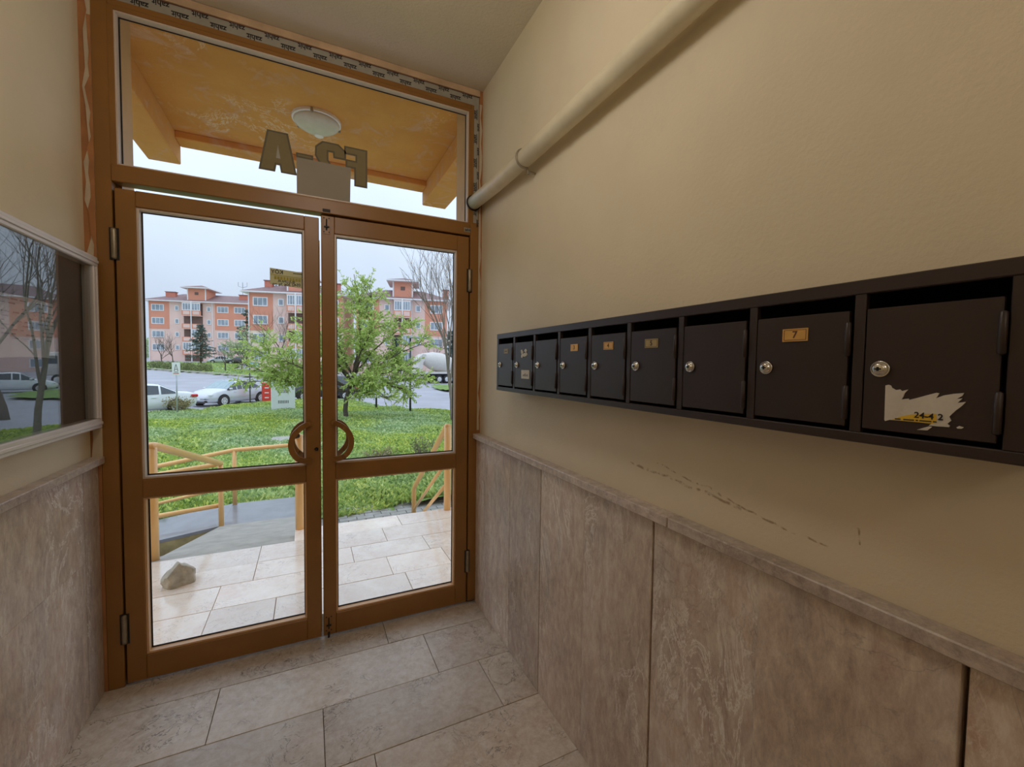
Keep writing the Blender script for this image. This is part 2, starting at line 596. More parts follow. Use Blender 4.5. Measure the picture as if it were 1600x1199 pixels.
def thing(name, loc, label, cat, group=None, kind=None, rz=0.0):
    o = bpy.data.objects.new(name, None)
    COL.objects.link(o)
    o.location = loc; o.rotation_euler = (0, 0, rz)
    o.empty_display_size = 0.1
    WL[o.name] = Vector(loc)
    return tag(o, label, cat, group, kind)


def text(body, size, matname, parent, loc, rot, name='lettering', local=False, align='CENTER', ext=0.0004, sx=1.0):
    cu = bpy.data.curves.new(name, 'FONT')
    cu.body = body; cu.size = size; cu.align_x = align; cu.align_y = 'CENTER'; cu.extrude = ext
    cu.offset = size * 0.02
    cu.resolution_u = 3
    cu.materials.append(MAT[matname])
    tmp = bpy.data.objects.new('tmp', cu)
    me = bpy.data.meshes.new_from_object(tmp)
    bpy.data.objects.remove(tmp)
    o = link(name, me, parent, local, loc)
    o.rotation_euler = rot; o.scale = (sx, 1, 1)
    return o


W, PF = 1.68, 1.658          # plaster plane and marble face of the wall with the letter boxes
LW, LF = 0.012, 0.034        # the same for the wall with the notice board
CEIL = 2.875
BACK = -4.6

# ------------------------------------------------------------------ room shell
o = MB().box(LW - 0.15, W + 0.15, BACK - 0.1, 0.25, -0.12, -0.012).build('floor', 'grout')
tag(o, 'beige marble tile floor inside the entrance hall', 'floor', kind='structure'); FLOOR = o
rows = [(-0.172, 0.02, [1.145]), (-0.465, -0.172, [0.458, 1.315]), (-0.754, -0.465, [0.205, 0.843, 1.50]), (-1.04, -0.754, [0.40, 1.0]),
        (-1.33, -1.04, [0.3, 0.9, 1.45]), (-1.62, -1.33, [0.6, 1.2]), (-1.91, -1.62, [0.35, 0.95])]
y = -1.91
while y > BACK:
    rows.append((y - 0.29, y, [0.5 + 0.1 * math.sin(y * 9), 1.1 + 0.1 * math.sin(y * 9)])); y -= 0.29
for y0, y1, xs in rows:
    xs = [LW] + xs + [W]
    for a, b in zip(xs[:-1], xs[1:]):
        dz = rng.uniform(-0.0008, 0.0006)
        MB().cbox(a + 0.0012, b - 0.0012, max(y0, BACK) + 0.0012, y1 - 0.0012, -0.03, 0.0 + dz, 0.0012).build('floor_tile', 'marble_floor', FLOOR)

# wall with the letter boxes
o = MB().box(W, W + 0.15, BACK, 0.0, -0.12, CEIL + 0.2).build('wall_right', 'plaster_cream')
tag(o, 'cream plaster wall with marble wainscot and brown letter boxes', 'wall', kind='structure'); WR = o
JR = [(-0.128, 0.004), (-0.455, 0.0008), (-0.749, 0.0055), (-1.054, 0.0008), (-1.377, 0.0055), (-1.684, 0.0022), (-1.995, 0.0065),
      (-2.30, 0.001), (-2.62, 0.005), (-2.93, 0.001), (-3.25, 0.005), (-3.9, 0.004), (BACK, 0)]
prev, pg = -0.004, 0.0
for yj, gap in JR:
    off = rng.uniform(-0.0015, 0.0015) if prev < -0.1 else 0.0
    if yj == -1.995: off = -0.006
    MB().cbox(PF + off, W, yj + gap / 2, prev - pg / 2, 0.001, 0.956, 0.001).build('marble_panel', 'marble_wall', WR)
    prev, pg = yj, gap
MB().box(W - 0.006, W - 0.0005, BACK, -0.004, 0, 0.95).build('panel_backing', 'grout', WR)
for a, b in ((-0.0045, -1.443), (-1.4455, -2.9), (-2.902, BACK)):
    MB().cbox(W - 0.044, W, b, a, 0.953, 0.981, 0.0025).build('marble_cap', 'marble_cap', WR)

# wall with the notice board
o = MB().box(LW - 0.15, LW, BACK, 0.0, -0.12, CEIL + 0.2).build('wall_left', 'plaster_cream_plain')
tag(o, 'cream plaster wall with marble wainscot and glazed notice board', 'wall', kind='structure'); WLf = o
prev = -0.003
for yj, gap in ((-0.13, 0.004), (-0.74, 0.004), (-1.35, 0.004), (-1.97, 0.004), (-2.6, 0.004), (-3.2, 0.004), (-3.9, 0.004), (BACK, 0)):
    zz = [0.001, 0.956] if prev > -0.1 else [0.001, 0.60, 0.956]
    for z0, z1 in zip(zz[:-1], zz[1:]):
        MB().cbox(LW, LF, yj + gap / 2, prev, z0, z1 - 0.0006, 0.001).build('marble_panel', 'marble_wall', WLf)
    prev = yj - gap / 2
MB().box(LW + 0.0005, LW + 0.006, BACK, -0.003, 0, 0.95).build('panel_backing', 'grout', WLf)
for a, b in ((-0.0035, -1.3), (-1.302, -2.9), (-2.902, BACK)):
    MB().cbox(LW, LW + 0.044, b, a, 0.953, 0.981, 0.0025).build('marble_cap', 'marble_cap', WLf)

tag(MB().box(LW - 0.15, W + 0.15, BACK - 0.1, 0.0, CEIL, CEIL + 0.2).build('ceiling', 'plaster_ceiling'),
    'rough off-white plaster ceiling above the entrance', 'ceiling', kind='structure')
tag(MB().box(LW - 0.15, W + 0.15, BACK - 0.15, BACK, -0.12, CEIL + 0.2).build('wall_back', 'plaster_cream_plain'),
    'cream plaster wall at the far end of the hall', 'wall', kind='structure')

# outer wall around the doorway (painted reveals)
m = MB()
m.box(-2.2, 0.098, 0.085, 0.25, -0.6, 3.04)
m.box(1.612, 4.2, 0.085, 0.25, -0.6, 3.04)
m.box(-2.2, LW - 0.002, 0.0, 0.085, -0.6, 3.04)
m.box(W + 0.002, 4.2, 0.0, 0.085, -0.6, 3.04)
m.box(0.098, 1.612, 0.085, 0.25, 2.96, 3.04)
m.box(LW - 0.002, W + 0.002, 0.002, 0.085, CEIL + 0.003, 3.04)
m.box(-2.2, 4.2, 0.002, 0.25, 3.04, 3.4)
tag(m.build('wall_front', 'paint_reveal'), 'ochre painted outer wall around the entrance doorway', 'wall', kind='structure')

# ragged paint and filler beside the frame
random.seed(3)


def ragged(xin, xout, z0, z1, mat, parent, name, yy, seed):
    r = random.Random(seed)
    n = 26
    zs = [z0 + (z1 - z0) * k / n for k in range(n + 1)]
    poly = [(xin, z) for z in zs] + [(xout + (xin - xout) * r.uniform(0.0, 0.75), z) for z in reversed(zs)]
    MB().prism(poly, 'y', yy, yy + 0.003).build(name, mat, parent)


# ------------------------------------------------------------------ door frame, transom and the two leaves
FR = thing('trim_1', (0.85, 0.03, 0.0), 'brown painted door frame with printed protective tape along the transom', 'door frame', kind='structure')
MB().cbox(0.044, 0.0985, -0.002, 0.07, 0.0, 2.84, 0.003).build('jamb', 'paint_brown', FR)
MB().cbox(1.6125, 1.662, -0.002, 0.07, 0.012, 2.84, 0.003).build('jamb', 'paint_brown', FR)
MB().cbox(0.0985, 1.6125, -0.002, 0.07, 2.765, 2.84, 0.003).build('head_rail', 'paint_brown', FR)
MB().cbox(0.0985, 1.6125, -0.003, 0.06, 2.084, 2.148, 0.003).build('transom_bar', 'paint_brown', FR)
MB().box(LW, 0.044, 0.0, 0.07, 0, CEIL).build('packing_strip', 'paint_terracotta', FR)
MB().box(1.662, W, 0.0, 0.07, 0, CEIL).build('packing_strip', 'paint_terracotta', FR)
MB().cbox(0.044, 1.662, -0.006, 0.07, 2.8405, 2.8735, 0.002).build('cover_strip', 'wood_strip', FR)
# stops behind the leaves
MB().box(0.0985, 0.116, 0.05, 0.07, 0, 2.084).build('stop', 'paint_brown', FR)
MB().box(1.595, 1.6125, 0.05, 0.07, 0, 2.084).build('stop', 'paint_brown', FR)
MB().box(0.86, 1.6, 0.055, 0.07, 2.06, 2.0845).build('stop', 'paint_brown', FR)
ragged(0.05, 0.016, 0.98, 2.86, 'filler_grey', FR, 'filler_patch', -0.0045, 11)
ragged(0.05, 0.028, 1.5, 2.7, 'paint_terracotta', FR, 'paint_patch', -0.0065, 5)
ragged(1.66, 1.6775, 1.0, 2.8, 'filler_grey', FR, 'filler_patch', -0.0045, 8)
# printed tape
MB().box(0.10, 1.655, -0.0032, -0.0018, 2.787, 2.834).build('tape', 'tape_grey', FR)
MB().box(1.628, 1.655, -0.0032, -0.0018, 2.155, 2.787).build('tape', 'tape_grey', FR)
MB().box(1.575, 1.612, -0.0042, -0.0028, 2.10, 2.122).build('tape', 'tape_grey', FR)
RXY = (math.pi / 2, 0, 0)                       # text facing the hall
RUP = (math.pi / 2, math.pi, 0)                 # upside down
x = 0.20
k = 0
while x < 1.62:
    text('zahit', 0.030, 'print_black', FR, (x, -0.0036, 2.799), RUP, ext=0.0003)
    MB().box(x - 0.03, x + 0.03, -0.0040, -0.0034, 2.806, 2.8095).build('print_line', 'print_black', FR)
    text('zahit', 0.030, 'print_black', FR, (x + 0.068, -0.0036, 2.824), RUP, ext=0.0003)
    x += 0.132
MB().box(0.10, 1.655, -0.0040, -0.0034, 2.8335, 2.8365).build('print_line', 'plate_brown', FR)
z = 2.74
while z > 2.19:
    text('zahit', 0.024, 'print_black', FR, (1.636, -0.0036, z), (math.pi / 2, math.pi / 2, 0), ext=0.0003)
    MB().box(1.6425, 1.6455, -0.0040, -0.0034, z - 0.028, z + 0.028).build('print_line', 'print_black', FR)
    text('zahit', 0.022, 'print_black', FR, (1.6535, -0.0036, z - 0.065), (math.pi / 2, math.pi / 2, 0), ext=0.0003)
    z -= 0.13
text('zahit', 0.021, 'print_black', FR, (1.595, -0.0046, 2.1105), RXY, ext=0.0003, sx=0.85)


def pane(parent, x0, x1, z0, z1, y, bead):
    MB().box(x0 - 0.006, x1 + 0.006, y, y + 0.004, z0 - 0.006, z1 + 0.006).build('glass_pane', 'pane_glass', parent)
    yb = y - 0.003
    for (a, b, c, d, mt) in ((x0, x1, z0, z0 + 0.005, 'gasket'), (x0, x1, z1 - 0.004, z1, 'gasket'), (x0, x0 + 0.005, z0, z1, 'gasket'), (x1 - 0.004, x1, z0, z1, 'gasket')):
        MB().box(a, b, yb, y, c, d).build('gasket', mt, parent)
    # glazing beads lining the opening
    for (a, b, c, d) in ((x0 - 0.001, x1 + 0.001, z0 - 0.008, z0), (x0 - 0.001, x1 + 0.001, z1, z1 + 0.008), (x0 - 0.008, x0, z0 - 0.008, z1 + 0.008), (x1, x1 + 0.008, z0 - 0.008, z1 + 0.008)):
        MB().box(a, b, 0.004, yb + 0.001, c, d).build('glazing_bead', bead, parent)


T1 = thing('window_1', (0.85, 0.03, 2.148), 'fixed glass transom over the doors with house letters seen from behind', 'window', kind='structure')
pane(T1, 0.122, 1.594, 2.158, 2.745, 0.036, 'bead_light')  # pale bead colour stands in for light caught from below
for a, b, c, d in ((0.0985, 0.116, 2.148, 2.765), (1.600, 1.6125, 2.148, 2.765), (0.116, 1.600, 2.751, 2.765), (0.116, 1.600, 2.148, 2.152)):
    MB().box(a, b, 0.0, 0.05, c, d).build('sash_strip', 'paint_brown', T1)
# letters F2-A: stuck on to be read from outside, so mirrored in here
YL = 0.0335


def letter(poly, hole, parent):
    L = MB().prism(poly, 'y', YL, YL + 0.002).build('letter', 'vinyl_edge', parent)
    cx = sum(p[0] for p in poly) / len(poly); cz = sum(p[1] for p in poly) / len(poly)
    return L


def inset(poly, d):
    n = len(poly); out = []
    area = sum(poly[i][0] * poly[(i + 1) % n][1] - poly[(i + 1) % n][0] * poly[i][1] for i in range(n))
    sgn = 1 if area > 0 else -1
    for i in range(n):
        p0, p1, p2 = (Vector(poly[(i + j) % n]) for j in (-1, 0, 1))
        e1, e2 = (p1 - p0).normalized(), (p2 - p1).normalized()
        n1 = Vector((-e1.y, e1.x)) * sgn; n2 = Vector((-e2.y, e2.x)) * sgn
        b = n1 + n2; q = b.length_squared
        out.append(tuple(p1 + b * (2 * d / max(q, 0.35))) if q > 1e-6 else tuple(p1))
    return out


A_ = [(0.602, 2.25), (0.637, 2.434), (0.722, 2.434), (0.758, 2.25), (0.692, 2.25), (0.686, 2.283), (0.674, 2.283), (0.668, 2.25)]
D_ = [(0.755, 2.335), (0.755, 2.357), (0.828, 2.357), (0.828, 2.335)]
T_ = [(0.972, 2.25), (0.972, 2.29), (0.925, 2.29), (0.925, 2.335), (0.972, 2.372), (0.975, 2.408), (0.945, 2.436), (0.868, 2.436), (0.838, 2.406),
      (0.838, 2.355), (0.875, 2.32), (0.838, 2.29), (0.838, 2.25)]
# the figure 2, mirrored: bowl to this side, tail to the other
T_ = [(0.838, 2.25), (0.972, 2.25), (0.972, 2.285), (0.905, 2.335), (0.895, 2.352), (0.895, 2.39), (0.915, 2.39), (0.917, 2.366), (0.974, 2.366),
      (0.975, 2.408), (0.94, 2.436), (0.868, 2.436), (0.837, 2.406), (0.835, 2.362), (0.85, 2.335), (0.90, 2.29), (0.838, 2.29)]
F_ = [(1.074, 2.25), (1.074, 2.436), (0.966, 2.436), (0.966, 2.397), (1.018, 2.397), (1.018, 2.373), (0.972, 2.373), (0.972, 2.334), (1.012, 2.334), (1.012, 2.25)]
for P in (A_, D_, T_, F_):
    L = MB().prism(P, 'y', YL, YL + 0.002).build('letter', 'vinyl_edge', T1)
    MB().prism(inset(P, 0.008), 'y', YL - 0.0006, YL).build('letter_fill', 'vinyl_olive', L)
    if P is A_:
        MB().prism([(0.672, 2.312), (0.681, 2.375), (0.690, 2.312)], 'y', YL - 0.0012, YL - 0.0004).build('letter_counter', 'tape_grey', L)

o = MB().prism([(0.757, 2.149), (0.991, 2.149), (0.995, 2.329), (0.757, 2.329)], 'y', 0.020, 0.0225).build('card', 'card_grey')
tag(o, 'plain grey card standing on the transom bar in front of the letters', 'card')


def leaf(name, label, x0, x1, gx0, gx1, ztop, zb, hinge_left, y=0.0):
    D = thing(name, ((x0 + x1) / 2, 0.02, zb), label, 'door', kind='structure')
    Y0, Y1 = y - 0.004, y + 0.05
    MB().cbox(x0, gx0 - 0.008, Y0, Y1, zb, ztop, 0.003).build('stile', 'paint_brown', D)
    MB().cbox(gx1 + 0.008, x1, Y0, Y1, zb, ztop, 0.003).build('stile', 'paint_brown', D)
    MB().cbox(gx0 - 0.0085, gx1 + 0.0085, Y0, Y1, zb, 0.119, 0.003).build('bottom_rail', 'paint_brown', D)
    MB().cbox(gx0 - 0.0085, gx1 + 0.0085, Y0, Y1, 0.795, 0.874, 0.003).build('middle_rail', 'paint_brown', D)
    MB().cbox(gx0 - 0.0085, gx1 + 0.0085, Y0, Y1, 1.993, ztop, 0.003).build('top_rail', 'paint_brown', D)
    pane(D, gx0, gx1, 0.882, 1.985, 0.036, 'bead_light')
    pane(D, gx0, gx1, 0.127, 0.787, 0.036, 'bead_tan')
    hx = x0 - 0.003 if hinge_left else x1 + 0.003
    for hz in (0.25, 1.835):
        h = MB().lathe([(0.002, -0.062), (0.008, -0.060), (0.0095, -0.054), (0.0095, 0.054), (0.008, 0.060), (0.002, 0.062)], (hx, y - 0.009, hz), 'z', 14).build('hinge', 'hinge_steel', D, True)
        MB().box(hx - 0.0155, hx + 0.0155, y - 0.0052, y - 0.002, hz - 0.064, hz + 0.064).build('hinge_leaf', 'gasket', h)
    return D


D1 = leaf('door_1', 'brown glazed door leaf with a yellow advert sticker on its glass', 0.1065, 0.850, 0.180, 0.779, 2.058, 0.014, True)
D2 = leaf('door_2', 'brown glazed door leaf with flush bolts at top and bottom', 0.860, 1.6045, 0.926, 1.529, 2.073, 0.014, False)


def pull(parent, cx, sgn):
    """C-shaped pull on both faces, bulging away from the meeting stile"""
    for yb, s in ((-0.004, -1), (0.05, 1)):
        m = MB(); prof = []
        c0 = (cx, 0.988)
        R0, R1, H = 0.103, 0.079, 0.118
        n = 28; sec = []
        for k in range(n + 1):
            t = math.radians(-82 + 164 * k / n)
            lift = 0.05 * min(1, math.sin(math.pi * k / n) * 1.6)
            for (rr, dy) in ((R0, 0.0), (R0, 0.016), (R1, 0.016), (R1, 0.0)):
                yy = yb + s * (lift + dy - 0.004)
                sec.append((c0[0] + sgn * (rr * math.cos(t) * 1.02), yy, c0[1] + rr * math.sin(t) * 1.0))
        m.v = sec
        for k in range(n):
            for j in range(4):
                a, b = 4 * k + j, 4 * k + (j + 1) % 4
                m.f.append((a, b, b + 4, a + 4))
        m.f.append((0, 1, 2, 3)); m.f.append((4 * n, 4 * n + 1, 4 * n + 2, 4 * n + 3))
        h = m.build('pull_handle', 'paint_brown', parent)
        for sz in (-1, 1):
            MB().lathe([(0.012, -0.002), (0.012, 0.010), (0.009, 0.013)], (c0[0] + sgn * 0.013, yb + (0 if s > 0 else -0.012), c0[1] + sz * 0.090), 'y', 12).build('mount', 'paint_brown', h)


pull(D1, 0.818, -1)
pull(D2, 0.894, 1)
MB().lathe([(0.002, -0.006), (0.008, -0.005), (0.009, 0.001)], (0.833, -0.0045, 0.952), 'y', 12).build('lock_cylinder', 'keyhole', D1)
# bolts on the second leaf
for zb, zt in ((0.03, 0.118), (1.985, 2.07)):
    b = MB().cbox(0.868, 0.898, -0.0065, -0.0035, zb, zt, 0.001).build('flush_bolt', 'paint_brown', D2)
    MB().tube([(0.883, -0.008, zb + 0.018), (0.883, -0.008, zt - 0.014)], 0.003, 8).build('bolt_rod', 'gasket', b)
    zc = (zb + zt) / 2
    MB().cbox(0.872, 0.894, -0.013, -0.0065, zc - 0.012, zc - 0.005, 0.001).build('bolt_knob', 'gasket', b)
    for dz in (zb + 0.01, zt - 0.01):
        for dx in (0.872, 0.894):
            MB().lathe([(0.003, -0.0015), (0.003, 0.0005)], (dx, -0.0065, dz), 'y', 8).build('screw', 'gasket', b)
MB().tube([(0.883, -0.004, 0.002), (0.883, -0.004, 0.032)], 0.005, 8).build('bolt_tip', 'gasket', D2)
MB().cbox(0.866, 0.900, -0.0055, -0.0028, 2.090, 2.104, 0.001).build('bolt_keep', 'gasket', FR)
MB().box(0.851, 0.8535, 0.03, 0.046, 0.02, 1.96).build('brush_seal', 'bead_tan', D2)

# advert sticker on the first leaf: printed to be read from outside
st = MB().prism([(0.642, 1.734), (0.781, 1.724), (0.783, 1.798), (0.642, 1.808)], 'y', 0.0335, 0.0345).build('sticker', 'advert_paper', D1)
st['label'] = 'yellowish advert sticker showing its print reversed'
RM = (math.pi / 2, 0, math.pi)                  # faces the street: mirrored from the hall
text('KÖY', 0.024, 'print_dark', st, (0.672, 0.0330, 1.791), RM, ext=0.0002)
MB().box(0.738, 0.778, 0.0330, 0.0334, 1.789, 1.7925).build('print_line', 'print_dark', st)
MB().prism([(0.644, 1.777), (0.780, 1.769), (0.780, 1.772), (0.644, 1.780)], 'y', 0.0330, 0.0334).build('print_line', 'advert_yellow', st)
for kx in range(9):
    MB().prism([(0.660 + kx * 0.0125, 1.757 - kx * 0.0006), (0.669 + kx * 0.0125, 1.757 - kx * 0.0006), (0.669 + kx * 0.0125, 1.772 - kx * 0.0006), (0.660 + kx * 0.0125, 1.772 - kx * 0.0006)],
               'y', 0.0330, 0.0334).build('print_block', 'advert_yellow', st)
text('BULUNUR', 0.0155, 'print_dark', st, (0.710, 0.0330, 1.7495), RM, ext=0.0002)
text('0542 306 76 09', 0.0185, 'print_dark', st, (0.711, 0.0330, 1.7345), (math.pi / 2, math.radians(4), math.pi), ext=0.0002, sx=1.0)

# ------------------------------------------------------------------ letter boxes
Y0M, PM, XM = -0.4955, 0.17367, 1.565
ZB, ZT = 1.258, 1.508
BKS = thing('letter_box_bank', (1.6, Y0M - 4.5 * PM, ZB), 'dark brown metal bank of nine letter boxes on the cream wall', 'letter boxes')
XB = XM + 0.012
m = MB()
m.box(XB, W, Y0M - 9 * PM, Y0M, ZB, ZB + 0.006)
m.box(XB, W, Y0M - 9 * PM, Y0M, ZT - 0.006, ZT)
m.box(XB, W, Y0M - 9 * PM, Y0M - 9 * PM + 0.004, ZB + 0.006, ZT - 0.006)
m.box(XB, W, Y0M - 0.004, Y0M, ZB + 0.006, ZT - 0.006)
m.build('casing', 'mailbox_brown', BKS)
MB().box(W - 0.004, W - 0.001, Y0M - 9 * PM + 0.004, Y0M - 0.004, ZB + 0.006, ZT - 0.006).build('back_panel', 'mailbox_inside', BKS)
MB().cbox(XM, XB, Y0M - 9 * PM - 0.003, Y0M + 0.003, ZT - 0.022, ZT, 0.0015).build('top_frame_bar', 'mailbox_brown', BKS)
MB().cbox(XM, XB, Y0M - 9 * PM - 0.003, Y0M + 0.003, ZB, ZB + 0.016, 0.0015).build('bottom_frame_bar', 'mailbox_brown', BKS)
for k in range(10):
    yc = Y0M - k * PM
    hw = 0.0075 if 0 < k < 9 else 0.008
    a, b = (yc - hw, yc + hw) if 0 < k < 9 else ((yc - 0.016, yc + 0.003) if k == 0 else (yc - 0.003, yc + 0.018))
    MB().cbox(XM + 0.0006, XB, a, b, ZB + 0.0158, ZT - 0.0218, 0.0012).build('frame_post', 'mailbox_brown', BKS)
    if 0 < k < 9:
        MB().box(XB, W - 0.005, yc - 0.001, yc + 0.001, ZB + 0.006, ZT - 0.006).build('divider', 'mailbox_inside', BKS)
dm = MB().cbox(0.0, 0.010, -(PM - 0.0235), 0.0, 0.0, 0.1815, 0.0012).mesh('door', 'mailbox_brown')
hm = MB().lathe([(0.0015, -0.027), (0.0042, -0.025), (0.0042, 0.025), (0.0015, 0.027)], (0, 0, 0), 'z', 10).mesh('hinge', 'mailbox_brown', True)
lm = MB().lathe([(0.0122, 0.0), (0.0122, -0.003), (0.0105, -0.0048), (0.0105, -0.0035), (0.0085, -0.0035), (0.0078, -0.0085), (0.006, -0.0095)], (0, 0, 0), 'x', 22).mesh('lock', 'chrome', True)
km = MB().box(-0.0101, -0.0094, -0.0042, 0.0042, -0.001, 0.001).box(-0.0101, -0.0094, -0.0014, 0.0014, -0.003, 0.003).mesh('keyhole', 'keyhole')
DOORS = []
for k in range(9):
    yl = Y0M - k * PM - 0.009 - (0.007 if k == 0 else 0)
    wdoor = (PM - 0.0235) * (0.95 if k == 0 else 0.94 if k == 8 else 1.0)
    d = link('door', dm if 0 < k < 8 else MB().cbox(0.0, 0.010, -wdoor, 0.0, 0.0, 0.1815, 0.0012).mesh('door', 'mailbox_brown'), BKS, False, (XM + 0.001, yl, 1.281))
    WL[d.name] = Vector((XM + 0.001, yl, 1.281))
    DOORS.append((d, yl))
    for hz in (0.038, 0.137):
        h = link('hinge', hm, d, True); h.location = (-0.0025, -wdoor - 0.001, hz)
    l = link('lock', lm, d, True); l.location = (0, -0.021, 0.091)
    kk = link('keyhole', km, d, True); kk.location = (0, -0.021, 0.091)
RML = (math.pi / 2, 0, -math.pi / 2)


def plate(k, dy, z0, z1, wd, mt, num, pc='plate_brown', border=True, cs=0.017):
    d, yl = DOORS[k]
    y1 = yl - dy
    xf = XM - 0.0006
    p = MB().box(xf, XM + 0.0012, y1 - wd, y1, z0, z1).build('number_plate', mt, d)
    WL[p.name] = Vector((0, 0, 0))
    if border:
        for (a, b, c, e) in ((y1 - wd + 0.0025, y1 - 0.0025, z0 + 0.002, z0 + 0.0028), (y1 - wd + 0.0025, y1 - 0.0025, z1 - 0.0028, z1 - 0.002),
                             (y1 - 0.0033, y1 - 0.0025, z0 + 0.002, z1 - 0.002), (y1 - wd + 0.0025, y1 - wd + 0.0033, z0 + 0.002, z1 - 0.002)):
            MB().box(xf - 0.0003, xf, a, b, c, e).build('plate_line', pc, d)
    if num:
        text(num, cs, pc, d, (xf - 0.0003, y1 - wd / 2, (z0 + z1) / 2), RML, 'number', ext=0.0002)


plate(0, 0.060, 1.420, 1.440, 0.040, 'brass_dull', '', border=True)
for q, (d, yl) in enumerate(DOORS[:1]):
    MB().box(XM - 0.0010, XM - 0.0006, yl - 0.092, yl - 0.068, 1.427, 1.432).build('plate_line', 'plate_brown', d)
plate(3, 0.064, 1.418, 1.440, 0.040, 'brass_plate', '3', border=False)
plate(4, 0.060, 1.418, 1.440, 0.042, 'brass_plate', '4')
plate(5, 0.052, 1.418, 1.440, 0.044, 'brass_dull', '5', 'print_dark')
plate(7, 0.0485, 1.4185, 1.4405, 0.0425, 'brass_plate', '7')
# torn paper on the second and the last door
d, yl = DOORS[1]
r = random.Random(4)
for q in range(7):
    cy, cz = yl - 0.055 - r.uniform(0, 0.045), 1.405 + r.uniform(0, 0.04)
    pol = [(cy + 0.012 * r.uniform(0.5, 1) * math.cos(a), cz + 0.010 * r.uniform(0.5, 1) * math.sin(a)) for a in np.linspace(0, 2 * math.pi, 9)[:-1]]
    MB().prism(pol, 'x', XM - 0.0004 - q * 0.00008, XM + 0.0011).build('paper_remnant', 'sticker_paper', d)
p = MB().box(XM - 0.0008, XM + 0.0011, yl - 0.128, yl - 0.062, 1.318, 1.352).build('paper_label', 'sticker_paper', d)
for q in range(5):
    MB().box(XM - 0.0011, XM - 0.0008, yl - 0.082 - q * 0.009, yl - 0.076 - q * 0.009, 1.327 + 0.001 * (q % 2), 1.334 + 0.002 * (q % 3)).build('handwriting', 'ink_faint', d)
d, yl = DOORS[8]


def box_px(pts):
    """points on the front of the last letter box"""
    out = []
    for (u, v) in pts:
        q = ray(u, v); t = (XM - CC[0]) / q[0]; P = CC + t * q
        out.append((P[1], P[2]))
    return out


Zm = lambda L: [(1340 + a / 8.0, 590 + b / 8.0) for a, b in L]
torn = Zm([(350, 100), (385, 92), (415, 100), (430, 130), (480, 158), (530, 150), (555, 170), (632, 152), (590, 195), (572, 240), (550, 275), (640, 265), (640, 282), (740, 258), (860, 225),
           (985, 192), (1022, 200), (980, 260), (1080, 225), (1200, 205), (1330, 195), (1310, 230), (1240, 268), (1310, 262), (1250, 318), (1355, 306), (1300, 360), (1225, 415),
           (1145, 490), (1170, 540), (1120, 580), (1150, 605), (1140, 622), (1000, 612), (890, 600), (930, 575), (400, 530), (345, 545), (335, 530)])
p = MB().prism(box_px(torn), 'x', XM - 0.0004, XM + 0.0011).build('torn_sticker', 'sticker_paper', d)
p['label'] = 'torn white sticker with a yellow strip'
MB().prism(box_px(Zm([(430, 528), (560, 482), (690, 462), (985, 458), (990, 520), (985, 570), (930, 578)])), 'x', XM - 0.0007, XM - 0.0003).build('yellow_strip', 'sticker_yellow', d)
c = box_px(Zm([(830, 482), (1040, 500), (710, 535), (620, 480)]))
text('24-4', 0.0115, 'print_black', d, (XM - 0.0010, c[0][0], c[0][1]), (math.pi / 2, 0.03, -math.pi / 2), 'number', ext=0.0002, sx=1.0)
text('2', 0.0115, 'print_black', d, (XM - 0.0010, c[1][0], c[1][1]), RML, 'number', ext=0.0002)
for a_, b_ in ((470, 540), (575, 710), (730, 760), (775, 925), (945, 990)):
    v0 = 508 + (a_ - 470) * 0.078; v1 = 508 + (b_ - 470) * 0.078
    MB().prism(box_px(Zm([(a_, v0), (b_, v1), (b_, v1 + 17), (a_, v0 + 17)])), 'x', XM - 0.0010, XM - 0.0006).build('small_print', 'print_dark', d)
for L in ([(740, 655), (790, 640), (890, 612), (935, 618), (870, 662)], [(1235, 625), (1270, 608), (1325, 625), (1300, 642), (1250, 640)]):
    MB().prism(box_px(Zm(L)), 'x', XM - 0.0004, XM + 0.0011).build('paper_remnant', 'sticker_paper', d)

# ------------------------------------------------------------------ pipe along the wall
PIPE = thing('wall_pipe', (1.625, -1.6, 2.235), 'cream painted pipe running along the wall into the door frame', 'pipe')
MB().tube([(1.628, -0.004, 2.262), (1.628, -0.3, 2.248), (1.626, -0.6, 2.24), (1.626, -1.5, 2.236), (1.626, -4.0, 2.235), (1.626, BACK + 0.01, 2.235)], 0.0355, 28).build('pipe', 'pipe_cream', PIPE, True)
MB().lathe([(0.036, -0.002), (0.042, -0.002), (0.042, 0.004), (0.036, 0.004)], (1.628, -0.007, 2.262), 'y', 24).build('pipe_ring', 'gasket', PIPE)
for yc in (-0.62, -2.6):
    m = MB(); pts = []
    for a in np.linspace(math.radians(70), math.radians(290), 15):
        pts.append((1.626 + 0.0385 * math.cos(a), yc, 2.24 + 0.0385 * math.sin(a)))
    pts = [(W - 0.001, yc, 2.24 + 0.052)] + [(1.648, yc, 2.24 + 0.050)] + pts + [(1.648, yc, 2.24 - 0.050)] + [(W - 0.001, yc, 2.24 - 0.052)]
    cl_ = m.tube(pts, 0.0045, 8).build('clamp', 'clamp_steel', PIPE, True)
    for s in (-1, 1):
        MB().lathe([(0.006, -0.008), (0.006, 0.008)], (1.645, yc, 2.24 + s * 0.053), 'z', 6).build('clamp_screw', 'clamp_steel', cl_)

